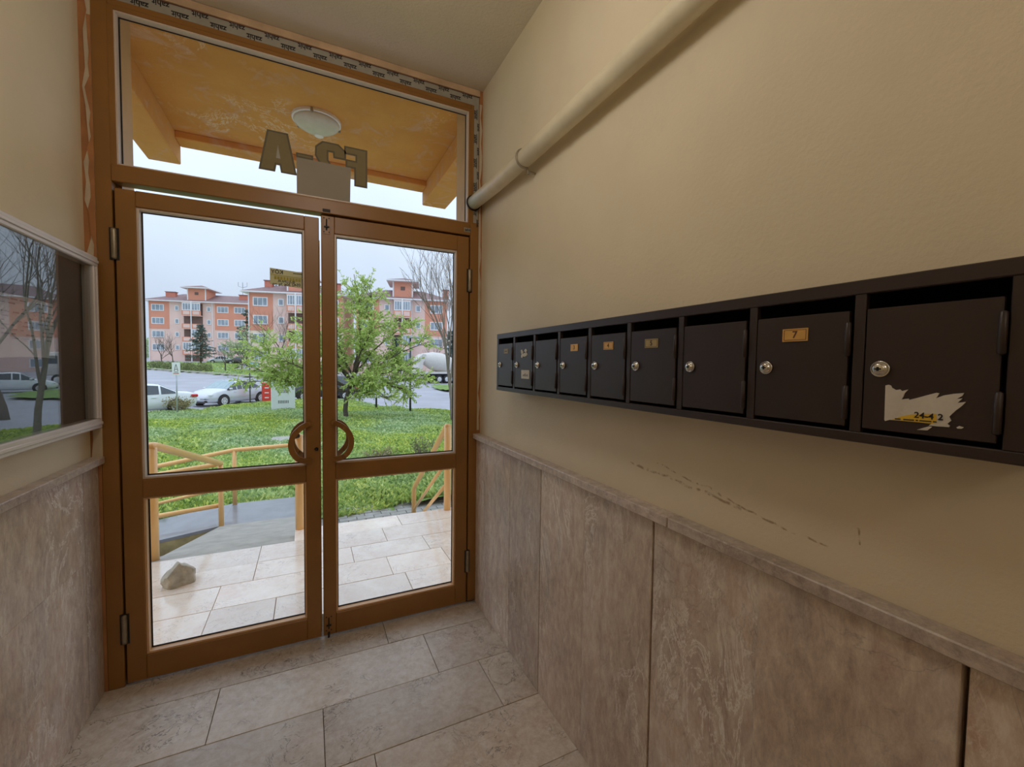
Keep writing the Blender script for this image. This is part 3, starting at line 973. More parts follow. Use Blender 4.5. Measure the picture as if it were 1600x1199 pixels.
# ------------------------------------------------------------------ notice board
NB = thing('notice_board', (0.03, -0.5, 1.10), 'glazed notice board in a pale metal frame on the plaster wall', 'notice board')
YA, YB, Z0, Z1 = -1.02, -0.028, 1.102, 1.770
for nm, (a, b, c, e) in (('frame_rail', (YA, YB, Z0, Z0 + 0.038)), ('frame_rail', (YA, YB, Z1 - 0.038, Z1)), ('frame_stile', (YA, YA + 0.038, Z0 + 0.038, Z1 - 0.038)), ('frame_stile', (YB - 0.038, YB, Z0 + 0.038, Z1 - 0.038))):
    f = MB().cbox(LW, 0.060, a, b, c, e, 0.003).build(nm, 'frame_alu', NB)
    if nm == 'frame_rail':
        MB().cbox(0.0595, 0.064, a + 0.002, b - 0.002, (c + e) / 2 - 0.006, (c + e) / 2 + 0.006, 0.002).build('moulding', 'frame_alu', f)
    else:
        MB().cbox(0.0595, 0.064, (a + b) / 2 - 0.006, (a + b) / 2 + 0.006, c, e, 0.002).build('moulding', 'frame_alu', f)
MB().box(LW, 0.024, YA + 0.03, YB - 0.03, Z0 + 0.03, Z1 - 0.03).build('backing', 'board_felt', NB)
MB().box(0.050, 0.053, YA + 0.032, YB - 0.032, Z0 + 0.032, Z1 - 0.032).build('glass_pane', 'board_glass', NB)
MB().cbox(0.013, 0.026, -0.20, -0.175, Z1 - 0.002, Z1 + 0.016, 0.003).build('hanger', 'clamp_steel', NB)
MB().cbox(0.013, 0.022, -0.475, -0.455, Z0 - 0.014, Z0 + 0.001, 0.002).build('hanger', 'clamp_steel', NB)
SH = thing('notice_sheet', (0.045, -0.42, 1.37), 'typed paper sheet pinned inside the glazed notice board', 'paper')
m = MB(); n = 8
for i in range(n + 1):
    for j in range(n + 1):
        s, t = i / n, j / n
        yy = -0.585 + 0.30 * s + 0.012 * (1 - t) * s
        zz = 1.372 + 0.182 * t + 0.004 * math.sin(3 * s)
        m.v.append((0.0255 + 0.006 * math.sin(2.6 * s + 1) * (1 - t) + 0.002, yy, zz))
for i in range(n):
    for j in range(n):
        a = i * (n + 1) + j
        m.f.append((a, a + 1, a + n + 2, a + n + 1))
m.build('sheet', 'paper_grey', SH, True)
r = random.Random(2)
for q in range(10):
    z = 1.540 - q * 0.0125
    yy = -0.57
    while yy < -0.31 - 0.02 * r.random():
        wd = r.uniform(0.012, 0.04)
        if r.random() < 0.72:
            MB().box(0.0345, 0.0348, yy, min(yy + wd, -0.30), z, z + 0.0042).build('typed_line', 'ink_faint', SH)
        yy += wd + r.uniform(0.006, 0.02)

# ------------------------------------------------------------------ added globe lamps, out of view, to brighten the dark hall walls
for yl_, zl_, lb in ((-1.27, 2.46, 'added fill globe lamp, out of view in front of the letter boxes'), (-3.5, 2.40, 'added fill globe lamp, out of view at the far end of the hall')):
    HL = thing('fill_lamp', (0.85, yl_, CEIL), lb, 'lamp', 'added fill lamps')
    MB().lathe([(0.05, 0.0), (0.05, -0.02), (0.015, -0.04)], (0.85, yl_, CEIL), 'z', 24).build('ceiling_rose', 'trim_white', HL)
    MB().tube([(0.85, yl_, CEIL - 0.03), (0.85, yl_, zl_ + 0.15)], 0.006, 8).build('stem', 'trim_white', HL)
    MB().lathe([(0.05, 0.155), (0.055, 0.12), (0.045, 0.115)], (0.85, yl_, zl_), 'z', 20).build('lamp_holder', 'trim_white', HL)
    MB().lathe([(0.13 * math.sin(t) + 0.002, 0.13 * math.cos(t)) for t in np.linspace(0.12, math.pi - 0.01, 18)], (0.85, yl_, zl_), 'z', 28).build('globe', 'fill_lamp_glow', HL, True)
#@@EXTERIOR@@
# ------------------------------------------------------------------ porch, canopy, ramp, steps
PZ = -0.02
m = MB()
m.box(-0.30, 2.10, 0.25, 1.40, -0.60, PZ - 0.012)
m.box(0.69, 2.10, 1.40, 1.655, -0.60, PZ - 0.012)
m.box(0.098, 1.612, 0.05, 0.25, -0.60, PZ - 0.012)
o = m.build('porch_floor', 'grout_pale')
tag(o, 'wet pale marble porch slab outside the glass doors', 'porch', kind='structure'); PO = o
prow = [(0.05, 0.295, [0.55, 1.372], 0.10, 1.61), (0.295, 0.555, [0.30, 0.62, 1.372], -0.30, 2.10), (0.555, 0.838, [0.303, 0.80, 1.296, 1.70], -0.30, 2.10),
        (0.838, 1.11, [0.472, 1.08, 1.62], -0.30, 2.10), (1.11, 1.40, [0.472, 1.35], -0.30, 2.10), (1.40, 1.66, [1.52], 0.69, 2.10)]
for y0, y1, xs, xa, xb in prow:
    xs = [xa] + xs + [xb]
    for a, b in zip(xs[:-1], xs[1:]):
        MB().cbox(a + 0.0015, b - 0.0015, y0 + 0.0015, y1 - 0.0015, PZ - 0.03, PZ + rng.uniform(-0.001, 0.001), 0.0015).build('porch_tile', 'marble_porch', PO)

SF = 3.035
CA = thing('canopy', (0.86, 0.25, SF), 'ochre concrete canopy with peeling paint over the porch', 'canopy', kind='structure')
MB().box(-0.27, 2.02, 0.25, 1.82, SF, SF + 0.14).build('soffit', 'soffit_orange', CA)
MB().cbox(-0.255, -0.058, 0.25, 1.80, 2.852, SF, 0.006).build('side_beam', 'soffit_orange', CA)
MB().cbox(1.780, 2.005, 0.25, 1.80, 2.868, SF, 0.006).build('side_beam', 'soffit_orange', CA)
MB().cbox(-0.058, 1.780, 1.64, 1.80, 2.985, SF, 0.005).build('front_beam', 'soffit_orange', CA)
PL = thing('porch_lamp', (0.864, 1.03, SF), 'round opal lamp on the porch canopy', 'lamp')
MB().lathe([(0.155, 0.0), (0.155, -0.018), (0.148, -0.022)], (0.864, 1.03, SF), 'z', 36).build('lamp_base', 'trim_white', PL)
MB().lathe([(0.147, -0.018), (0.14, -0.035), (0.11, -0.055), (0.06, -0.066), (0.01, -0.068)], (0.864, 1.03, SF), 'z', 36).build('lamp_shade', 'lamp_opal', PL, True)
for a in (0.3, 2.4, 4.5):
    MB().lathe([(0.008, -0.03), (0.010, -0.02), (0.008, -0.004)], (0.864 + 0.152 * math.cos(a), 1.03 + 0.152 * math.sin(a), SF), 'z', 8).build('lamp_clip', 'clamp_steel', PL)
MB().lathe([(0.030, -0.069), (0.024, -0.072), (0.014, -0.0725)], (0.88, 1.13, SF + 0.008), 'z', 16).build('sensor', 'trim_white', PL)

# ramp: first flight away from the door, landing, second flight doubling back along the facade
RP = thing('ramp', (0.25, 2.5, -0.6), 'grey concrete wheelchair ramp with a turn below the porch', 'ramp', kind='structure')
zl = -0.35
m = MB()
m.add([(-0.20, 1.40, PZ - 0.002), (0.69, 1.40, PZ - 0.002), (0.69, 3.0, zl), (-0.035, 3.0, zl), (-0.20, 1.40, -0.8), (0.69, 1.40, -0.8), (0.69, 3.0, -0.8), (-0.035, 3.0, -0.8)],
      [(0, 1, 2, 3), (4, 7, 6, 5), (0, 4, 5, 1), (1, 5, 6, 2), (2, 6, 7, 3), (3, 7, 4, 0)])
m.build('upper_flight', 'concrete', RP)
MB().add([(-0.035, 3.0, zl), (0.72, 3.0, zl), (0.72, 3.80, zl - 0.008), (-0.035, 3.80, zl - 0.008), (-0.035, 3.0, -0.8), (0.72, 3.0, -0.8), (0.72, 3.8, -0.8), (-0.035, 3.8, -0.8)],
         [(0, 1, 2, 3), (4, 7, 6, 5), (0, 4, 5, 1), (1, 5, 6, 2), (2, 6, 7, 3), (3, 7, 4, 0)]).build('landing', 'concrete_wet', RP)
MB().add([(-0.035, 3.0, zl), (-0.035, 3.80, zl - 0.006), (-2.4, 3.80, -0.66), (-2.4, 3.0, -0.66)], [(0, 1, 2, 3)]).add(
    [(-0.035, 3.0, zl - 0.03), (-0.035, 3.80, zl - 0.036), (-2.4, 3.80, -0.69), (-2.4, 3.0, -0.69)], [(0, 1, 2, 3)]).add(
    [(-0.035, 3.0, zl), (-2.4, 3.0, -0.66), (-2.4, 3.0, -0.69), (-0.035, 3.0, zl - 0.03)], [(0, 1, 2, 3)]).build('lower_flight', 'concrete_wet', RP)
MB().add([(-0.035, 3.003, zl - 0.03), (-2.4, 3.003, -0.69), (-2.4, 3.003, -0.95), (-0.035, 3.003, -0.95), (-0.035, 3.79, zl - 0.036), (-2.4, 3.79, -0.69), (-2.4, 3.79, -0.95), (-0.035, 3.79, -0.95)],
         [(0, 1, 2, 3), (4, 7, 6, 5), (0, 4, 5, 1), (1, 5, 6, 2), (2, 6, 7, 3), (3, 7, 4, 0)]).build('flank', 'concrete_mossy', RP)

ST = thing('steps', (1.4, 2.1, -0.6), 'pale marble steps down from the porch to the paving', 'steps', kind='structure')
for q in range(3):
    z = PZ - 0.125 * (q + 1)
    MB().cbox(0.70, 2.10, 1.655 + 0.29 * q, 1.655 + 0.29 * (q + 1), -0.60, z, 0.003).build('step', 'marble_porch', ST)

RR = 0.026


def rail(name, label, posts, rails, holes=()):
    b = posts[0][0]
    R = thing(name, b, label, 'handrail')
    for p0, p1, r_ in posts:
        MB().tube([p0, p1], r_, 14).build('post', 'rail_paint', R, True)
    for pts, r_ in rails:
        MB().tube(pts, r_, 12).build('rail', 'rail_paint', R, True)
    for c, r_ in holes:
        MB().lathe([(r_, -0.001), (r_, 0.0)], c, 'y', 14).build('open_end', 'gasket', R)
    return R


PLx, PLy = -0.19, 1.47
rail('ramp_handrail', 'yellow tube handrail beside the upper ramp flight with a thick end post',
     [((PLx, PLy, PZ - 0.1), (PLx, PLy, 0.765), 0.034), ((-0.031, 2.985, zl - 0.02), (-0.031, 2.985, 0.312), 0.024)],
     [([(PLx - 0.002, PLy - 0.02, 0.757), (PLx, PLy + 0.01, 0.775), (PLx + 0.006, PLy + 0.06, 0.765), (-0.031, 2.985, 0.312)], 0.029)])
rail('ramp_handrail', 'yellow tube guard rail along the inner edge of the lower ramp flight',
     [((-1.45, 3.03, -0.58), (-1.45, 3.03, 0.14), 0.024)],
     [([(-0.035, 3.03, 0.30), (-0.58, 3.03, 0.235), (-1.48, 3.03, 0.13)], 0.024), ([(-0.035, 3.03, -0.14), (-0.58, 3.03, -0.182), (-1.48, 3.03, -0.29)], 0.024)])
far = [(-1.7, 0.03), (-0.775, 0.172), (-0.014, 0.305), (0.66, 0.325)]
rail('ramp_handrail', 'yellow tube guard rail along the lawn side of the ramp landing',
     [((-0.014, 3.76, zl - 0.02), (-0.014, 3.76, 0.30), 0.024), ((0.66, 3.76, zl - 0.02), (0.66, 3.76, 0.33), 0.024), ((-1.7, 3.76, -0.62), (-1.7, 3.76, 0.03), 0.024)],
     [([(x, 3.76, z) for x, z in far], 0.025), ([(-1.7, 3.76, -0.20), (-0.775, 3.76, -0.07), (-0.014, 3.76, 0.08), (0.66, 3.76, 0.075)], 0.018),
      ([(-1.7, 3.76, -0.37), (-0.775, 3.76, -0.255), (-0.05, 3.76, -0.13)], 0.018)])
rail('ramp_handrail', 'yellow tube handrail between the ramp and the marble steps, its rail end open',
     [((0.727, 1.66, PZ - 0.1), (0.727, 1.66, 0.77), 0.034)],
     [([(0.712, 1.60, 0.772), (0.715, 1.68, 0.76), (0.69, 2.9, 0.345), (0.665, 3.76, 0.325)], 0.026)],
     [((0.712, 1.598, 0.772), 0.023)])
SX = 1.99
rail('stair_handrail', 'yellow tube handrail with three sloping rails beside the marble steps',
     [((SX, 1.625, PZ - 0.1), (SX, 1.625, 0.785), 0.034), ((SX, 3.58, -0.53), (SX, 3.58, -0.575 + 0.02), 0.026)],
     [([(SX, 1.60, 0.783), (SX, 1.66, 0.775), (SX, 3.02, -0.175), (SX, 3.05, -0.23), (SX, 3.05, -0.53)], 0.028),
      ([(SX, 1.64, 0.45), (SX, 3.0, -0.44)], 0.018), ([(SX, 1.64, 0.23), (SX, 2.80, -0.50)], 0.018)])

# stone on the porch
bm = bmesh.new()
bmesh.ops.create_icosphere(bm, subdivisions=3, radius=1.0)
r = random.Random(12)
cuts = [(Vector((0.2, -0.9, 0.15)).normalized(), 0.62), (Vector((-0.75, 0.1, 0.75)).normalized(), 0.60), (Vector((0.55, 0.1, 0.8)).normalized(), 0.62), (Vector((0.9, -0.2, 0.1)).normalized(), 0.78),
        (Vector((-0.9, -0.3, -0.1)).normalized(), 0.85), (Vector((0, 0, -1)), 0.5), (Vector((0.05, 0.8, 0.5)).normalized(), 0.66)]
for v in bm.verts:
    for nrm, dd in cuts:
        e = v.co.dot(nrm) - dd
        if e > 0: v.co -= nrm * e
    v.co += Vector((r.uniform(-1, 1), r.uniform(-1, 1), r.uniform(-1, 1))) * 0.045
    v.co = Vector((v.co.x * 0.098, v.co.y * 0.085, (v.co.z + 0.5) * 0.105))
    if v.co.z < 0.006: v.co.z = 0
me = bpy.data.meshes.new('rock'); bm.to_mesh(me); bm.free(); me.materials.append(MAT['rock_grey'])
o = link('rock', me, None, False, (0.065, 0.985, PZ)); o.rotation_euler = (0, 0, 0.35)
tag(o, 'rough grey stone lying on the wet marble porch', 'rock')

# ------------------------------------------------------------------ ground
xs = sorted(set([-90, -70, -55] + list(range(-45, 50, 3)) + [55, 70, 90, 120]))
ys = [0.26, 1, 2, 3, 4] + list(range(6, 32, 2)) + list(range(34, 110, 4)) + [120, 140, 180, 260]
m = MB()
for y_ in ys:
    for x_ in xs:
        m.v.append((x_, y_, ground(x_, y_) - 0.06))
for j in range(len(ys) - 1):
    for i in range(len(xs) - 1):
        a = j * len(xs) + i
        m.f.append((a, a + 1, a + 1 + len(xs), a + len(xs)))
tag(m.build('road', 'asphalt', None, True), 'grey asphalt road beyond the lawn', 'road', kind='structure')

PV = MB().box(0.72, 3.6, 2.50, 3.62, -0.62, -0.548).build('paving', 'grout')
tag(PV, 'grey block paving at the foot of the marble steps', 'paving', kind='structure')
pm = MB().cbox(-0.097, 0.097, -0.047, 0.047, -0.03, 0.0, 0.004).mesh('paving_block', 'paver_grey')
j = 0; yy = 2.56
while yy < 3.6:
    xx = 0.82 + (0.1 if j % 2 else 0)
    while xx < 3.55:
        b = link('paving_block', pm, PV, False, (xx, yy, -0.522 + rng.uniform(-0.004, 0.004)))
        xx += 0.2
    yy += 0.1; j += 1


def inside(poly, X, Y):
    res = np.zeros(len(X), bool); n = len(poly)
    for i in range(n):
        x1, y1 = poly[i]; x2, y2 = poly[(i + 1) % n]
        if y1 == y2: continue
        c = ((y1 > Y) != (y2 > Y)) & (X < (x2 - x1) * (Y - y1) / (y2 - y1) + x1)
        res ^= c
    return res


def fast_mesh(name, V, F, mat, smooth=False):
    me = bpy.data.meshes.new(name)
    V = np.asarray(V, np.float32); F = np.asarray(F, np.int32)
    me.vertices.add(len(V)); me.vertices.foreach_set('co', V.ravel())
    k = F.shape[1]
    me.loops.add(F.size); me.loops.foreach_set('vertex_index', F.ravel())
    me.polygons.add(len(F)); me.polygons.foreach_set('loop_start', np.arange(0, F.size, k, dtype=np.int32))
    me.polygons.foreach_set('loop_total', np.full(len(F), k, np.int32))
    me.update(calc_edges=True); me.validate()
    me.materials.append(MAT[mat])
    return me


gv = np.vectorize(ground)


def lump(X, Y):
    return 0.05 * np.sin(X * 1.7 + 0.8 * np.sin(Y * 1.1)) * np.sin(Y * 1.3 + 0.5) + 0.03 * np.sin(X * 4.1 + Y * 3.3)


def lawn_soil(name, poly, step, label, lift=0.04):
    P = np.array(poly)
    x0, y0 = P.min(0); x1, y1 = P.max(0)
    nx, ny = int((x1 - x0) / step) + 2, int((y1 - y0) / step) + 2
    gx = x0 + step * np.arange(nx); gy = y0 + step * np.arange(ny)
    GX, GY = np.meshgrid(gx, gy)
    Z = gv(GX, GY) + lift + lump(GX, GY)
    V = np.stack([GX, GY, Z], -1).reshape(-1, 3)
    I, J = np.meshgrid(np.arange(nx - 1), np.arange(ny - 1))
    a = (J * nx + I).ravel()
    ok = inside(poly, GX[:-1, :-1].ravel() + step / 2, GY[:-1, :-1].ravel() + step / 2)
    F = np.stack([a, a + 1, a + 1 + nx, a + nx], -1)[ok]
    o = link(name, fast_mesh(name, V, F, 'soil_grass'))
    for p in o.data.polygons: p.use_smooth = True
    return tag(o, label, 'lawn', kind='structure')


LAWN = [(0.74, 3.50), (1.12, 3.28), (1.84, 3.40), (2.46, 3.32), (3.6, 3.45), (9, 3.5), (14, 8), (9.6, 13.2), (6.95, 17.0), (5.45, 19.5), (3.9, 25.5), (3.0, 28.5), (1.0, 28.8), (-0.6, 28.7),
        (-1.9, 28.0), (-3.1, 26.2), (-4.2, 23.7), (-6.7, 22.3), (-12, 19.3), (-18, 16.4), (-18, 3.9), (-1.0, 3.84), (0.74, 3.84)]
lawn_soil('lawn', LAWN, 0.22, 'green lawn of grass and clover sloping down to the road')
kl = [ghit(*p) for p in ((190, 573), (228, 577), (330, 584.5), (400, 590), (450, 594))]
FARL = [(p[0], p[1]) for p in kl] + [(-1, 64), (-9.5, 73), (-11, 98), (-55, 101), (-60, 90)]
lawn_soil('lawn', FARL, 1.2, 'distant green verge in front of the pink apartment blocks', 0.10)
ip = [ghit(*p) for p in ((672, 604), (690, 610.5), (716, 614), (760, 612), (760, 606), (700, 602))]
lawn_soil('lawn', [(p[0], p[1]) for p in ip], 0.5, 'small grass island in the asphalt near the white truck', 0.10)
m = MB()
for a, b in zip(kl[:-1], kl[1:]):
    d = np.array([b[0] - a[0], b[1] - a[1]]); d /= np.linalg.norm(d); nrm = np.array([-d[1], d[0]]) * 0.5
    q = [(a[0], a[1]), (b[0], b[1]), (b[0] + nrm[0], b[1] + nrm[1]), (a[0] + nrm[0], a[1] + nrm[1])]
    z = [ground(*p) for p in q]
    m.add([(*p, zz + 0.16) for p, zz in zip(q, z)] + [(*p, zz - 0.1) for p, zz in zip(q, z)], [(0, 1, 2, 3), (0, 4, 5, 1), (1, 5, 6, 2), (2, 6, 7, 3), (3, 7, 4, 0)])
tag(m.build('kerb', 'kerb_stone'), 'pale concrete kerb along the far verge', 'kerb', kind='structure')


def blades(name, poly, dens, label, hmul=1.0, lift=0.04, near=None):
    """grass and clover: leaf-like triangles standing on the lawn"""
    P = np.array(poly); x0, y0 = P.min(0); x1, y1 = P.max(0)
    N = int(dens)
    Y = y0 + (y1 - y0) * rng.random(N) ** 1.5
    X = x0 + (x1 - x0) * rng.random(N)
    ok = inside(poly, X, Y)
    # keep what the doorway can show
    ang = (X - 0.8) / (Y + 2.25)
    ok &= (ang > -0.42) & (ang < 0.62)
    X, Y = X[ok], Y[ok]; n = len(X)
    Z = gv(X, Y) + lift + lump(X, Y) - 0.01
    dist = np.sqrt(X ** 2 + Y ** 2)
    patch = 0.6 + 0.5 * np.sin(X * 0.9 + 1.3 * np.sin(Y * 0.6)) * np.cos(Y * 0.8 + 0.4)
    H = (0.03 + 0.075 * rng.random(n)) * (0.7 + 0.5 * patch) * hmul
    Wd = (0.006 + 0.012 * rng.random(n)) * (0.8 + dist / 12)
    A = rng.random(n) * 2 * math.pi; L = rng.uniform(0.1, 0.9, n) * H * 1.3; B = rng.random(n) * 2 * math.pi
    p0 = np.stack([X - Wd * np.cos(A), Y - Wd * np.sin(A), Z], -1)
    p1 = np.stack([X + Wd * np.cos(A), Y + Wd * np.sin(A), Z], -1)
    mx_, my_ = X + 0.5 * L * np.cos(B), Y + 0.5 * L * np.sin(B)
    p2 = np.stack([mx_ + Wd * 1.2 * np.cos(A), my_ + Wd * 1.2 * np.sin(A), Z + 0.7 * H], -1)
    p3 = np.stack([X + L * np.cos(B), Y + L * np.sin(B), Z + H], -1)
    p4 = np.stack([mx_ - Wd * 1.2 * np.cos(A), my_ - Wd * 1.2 * np.sin(A), Z + 0.7 * H], -1)
    V = np.stack([p0, p1, p2, p3, p4], 1).reshape(-1, 3)
    k = np.arange(n) * 5
    F = np.concatenate([np.stack([k, k + 1, k + 2], -1), np.stack([k, k + 2, k + 4], -1), np.stack([k + 4, k + 2, k + 3], -1)])
    return tag(link(name, fast_mesh(name, V, F, 'grass_blades')), label, 'grass', kind='stuff')


blades('grass', LAWN, 520000, 'fresh green grass and clover covering the lawn')
blades('grass', FARL, 16000, 'grass on the verge before the apartment blocks', 1.6, 0.1)


# ------------------------------------------------------------------ plants
def branch_path(p0, p1, sag, r, n=6):
    p0, p1 = np.array(p0, float), np.array(p1, float)
    d = p1 - p0; L = np.linalg.norm(d)
    side = np.array([r.uniform(-1, 1), r.uniform(-1, 1), r.uniform(-0.4, 0.4)]) * L * 0.10
    out = []
    for k in range(n + 1):
        t = k / n
        out.append(p0 + d * t + np.array([0, 0, 1]) * sag * L * 4 * t * (1 - t) + side * math.sin(math.pi * t) + np.array([r.uniform(-1, 1), r.uniform(-1, 1), r.uniform(-1, 1)]) * L * 0.012)
    return out


def leaf_mesh(name, pts, dirs, size, r, mat, droop=0.3, aspect=0.42):
    n = len(pts)
    P = np.array(pts); D = np.array(dirs)
    g = np.random.default_rng(r)
    D = D + g.normal(0, 0.55, (n, 3)); D[:, 2] -= droop
    D /= np.linalg.norm(D, axis=1)[:, None]
    S = np.cross(D, g.normal(0, 1, (n, 3))); S /= (np.linalg.norm(S, axis=1)[:, None] + 1e-9)
    L = size * g.uniform(0.6, 1.35, n)[:, None]
    V = np.stack([P, P + D * L * 0.5 + S * L * aspect * 0.5, P + D * L, P + D * L * 0.5 - S * L * aspect * 0.5], 1).reshape(-1, 3)
    k = np.arange(n) * 4
    F = np.stack([k, k + 1, k + 2, k + 3], -1)
    return fast_mesh(name, V, F, mat)


def broad_tree(name, label, group, base, limbs, trunk_top, trunk_r, nsub, ntwig, nleaf, lsize, bark, leafmat, seed, twig=0.55, droop=0.35, flat=0.3, subl=0.42):
    r = random.Random(seed)
    T = thing(name, tuple(base), label, 'tree', group)
    base = np.array(base, float)
    wood = MB()
    top = base + np.array(trunk_top, float)
    tp = branch_path(base - np.array([0, 0, 0.15]), top, 0.0, r, 8)
    wood.tube(tp, list(np.linspace(trunk_r, trunk_r * 0.7, len(tp))), 9)
    LP, LD = [], []
    for (dx, dy, dz, s) in limbs:
        st_ = tp[int((len(tp) - 1) * s)]
        en = base + np.array([dx, dy, dz], float)
        lp = branch_path(st_, en, 0.05, r, 9)
        Lr = trunk_r * 0.42
        wood.tube(lp, list(np.linspace(Lr, 0.012, len(lp))), 6)
        LL = np.linalg.norm(en - st_)
        for q in range(nsub):
            k = r.uniform(0.25, 1.0); ii = int(k * (len(lp) - 1))
            p = lp[ii]; d = (lp[min(ii + 1, len(lp) - 1)] - lp[max(ii - 1, 0)]); d = d / (np.linalg.norm(d) + 1e-9)
            dd = d * 0.8 + np.array([r.uniform(-1, 1), r.uniform(-1, 1), r.uniform(-flat, 0.7)])
            dd /= np.linalg.norm(dd)
            sl = max(0.3, subl * LL * r.uniform(0.5, 1.1) * (1.15 - 0.5 * k))
            sp = branch_path(p, p + dd * sl, 0.04, r, 5)
            wood.tube(sp, list(np.linspace(max(0.01, Lr * 0.35 * (1.1 - k)), 0.006, len(sp))), 4, False)
            for w_ in range(ntwig):
                kk = r.uniform(0.2, 1.0); jj = int(kk * (len(sp) - 1)); a = sp[jj]
                td = dd * 0.7 + np.array([r.uniform(-1, 1), r.uniform(-1, 1), r.uniform(-0.75, 0.55)]); td /= np.linalg.norm(td)
                tl = twig * r.uniform(0.5, 1.2)
                e = a + td * tl
                wood.tube([a, (a + e) / 2 + np.array([0, 0, 0.03]), e], [0.006, 0.005, 0.003], 3, False)
                for l_ in range(nleaf):
                    t = r.uniform(0.05, 1.0)
                    LP.append(a + (e - a) * t + np.array([0, 0, 0.03 * 4 * t * (1 - t)])); LD.append(td)
    wood.build('trunk', bark, T, True)
    if LP:
        f = link('foliage', leaf_mesh('foliage', LP, LD, lsize, seed, leafmat, droop), T, False)
        f['kind'] = 'stuff'
    return T


tb = ghit(541, 655)
AR = np.array([0.90, -0.43]) / 1.0          # picture-plane direction on the ground


def lim(a, depth, z, s):
    a = a * 0.90 if a < 0 else a
    return (AR[0] * a + 0.43 * depth, AR[1] * a + 0.90 * depth, z, s)


broad_tree('leafy_tree', 'spreading fresh green tree with a leaning dark trunk on the lawn', None, tb,
           [lim(-3.9, -0.3, 1.9, 0.75), lim(-3.0, 0.8, 3.3, 0.9), lim(-2.6, -0.8, 2.4, 0.8), lim(-1.9, 0.2, 4.2, 1.0), lim(-0.6, -0.5, 4.6, 1.0), lim(0.1, 0.4, 5.6, 1.0), lim(1.0, 0.2, 5.2, 1.0),
            lim(1.5, -0.9, 3.7, 1.0), lim(2.5, 0.6, 4.0, 1.0), lim(3.4, -0.2, 3.2, 0.95), lim(3.1, -0.9, 2.1, 0.85), lim(2.0, 1.0, 2.5, 0.9), lim(1.3, -0.9, 1.6, 0.8), lim(-1.2, 0.9, 2.6, 0.9),
            lim(-3.2, 0.5, 1.7, 0.7), lim(2.7, 0.1, 1.1, 0.75), lim(-2.2, 0.4, 1.6, 0.75), lim(0.6, 0.9, 3.2, 1.0), lim(-3.6, -0.6, 2.7, 0.85), lim(3.0, 0.7, 1.6, 0.8), lim(1.9, -0.6, 0.9, 0.7), lim(-1.5, -0.9, 3.4, 0.95), lim(-3.9, -0.3, 1.5, 0.7), lim(-2.7, -0.5, 1.55, 0.72), lim(0.2, 0.3, 5.9, 1.0)],
           (0.28, -0.05, 1.75), 0.10, 12, 7, 22, 0.105, 'bark_dark', 'leaf_fresh', 21, twig=0.56, subl=0.34)


def bare_tree(label, base, h, trunk_r, seed, spread=0.55, levels=5, lean=(0, 0), bark='bark_grey', group=None):
    r = random.Random(seed)
    T = thing('bare_tree', tuple(base), label, 'tree', group)
    wood = MB()

    def grow(p, d, L, rad, lev):
        n = 5
        pts = [p]
        q = np.array(p, float); dd = np.array(d, float)
        for k in range(n):
            dd = dd + np.array([r.uniform(-1, 1), r.uniform(-1, 1), r.uniform(-0.2, 0.7)]) * 0.10
            dd /= np.linalg.norm(dd)
            q = q + dd * L / n
            pts.append(q.copy())
        wood.tube(pts, list(np.linspace(rad, rad * 0.55, len(pts))), 7 if lev < 2 else 4, lev == 0)
        if lev >= levels: return
        nb = 4 if lev < 3 else 3
        for b in range(nb):
            i = r.randint(2, n) if lev else r.randint(3, n)
            if b == 0: i = n
            nd = dd * 0.75 + np.array([r.uniform(-1, 1), r.uniform(-1, 1), r.uniform(0.05, 0.6)]) * spread * (1.3 if b else 0.5)
            nd /= np.linalg.norm(nd)
            grow(pts[i], nd, L * r.uniform(0.58, 0.8), rad * (0.6 if b == 0 else 0.45), lev + 1)

    grow(np.array(base, float) - np.array([0, 0, 0.2]), np.array([lean[0], lean[1], 1.0]), h * 0.33, trunk_r, 0)
    wood.build('trunk', bark, T, True)
    return T


bt = ghit(709, 662)
bare_tree('tall bare tree with upright grey branches at the edge of the lawn', bt, 8.2, 0.085, 5, 0.42, 5, (-0.12, 0.05))
bare_tree('broad bare tree growing beside the road past the white truck', (10.6, 22.5, ground(10.6, 22.5)), 9.5, 0.16, 9, 0.75, 5, (0.1, 0))
g1 = 'bare trees before the pink blocks'
for (u, v, Z, h, sd, lb) in ((254, 571, 71, 6.2, 31, 'dark bare tree before the end of the apartment block with two chimneys'), (271, 572, 72, 6.6, 32, 'crooked bare tree before the balconies of the apartment block with two chimneys'),
                             (352, 581, 58, 5.0, 33, 'slender bare sapling on the verge beside the pale leafy tree')):
    p = ghit(u, v)
    bare_tree(lb, p, h, 0.09, sd, 0.7, 4, bark='bark_dark', group=g1)
p = at_depth(676, 560, 56); p[2] = ground(p[0], p[1])
bare_tree('bare tree standing in front of the block behind the white truck', p, 8.0, 0.10, 41, 0.6, 4, group=g1)
p = at_depth(440, 520, 60); p[2] = ground(p[0], p[1])
bare_tree('bare tree with fanned twigs against the long orange block', p, 11.5, 0.12, 43, 0.75, 5, bark='bark_dark', group=g1)

p = ghit(379, 583)
broad_tree('pale_tree', 'pale green round tree on the distant verge', None, p,
           [(-1.9, 0, 2.6, .8), (-1.2, .8, 4.2, 1), (0, -.5, 5.6, 1), (1.3, .3, 4.6, 1), (2.0, -.3, 3.0, .8), (.6, .8, 5.0, 1), (-.6, -.8, 3.6, 1), (1.0, -.9, 3.2, .9), (-1.8, .4, 3.6, 1)],
           (0.05, 0, 1.6), 0.12, 7, 4, 10, 0.24, 'bark_grey', 'leaf_pale', 51, twig=0.8)


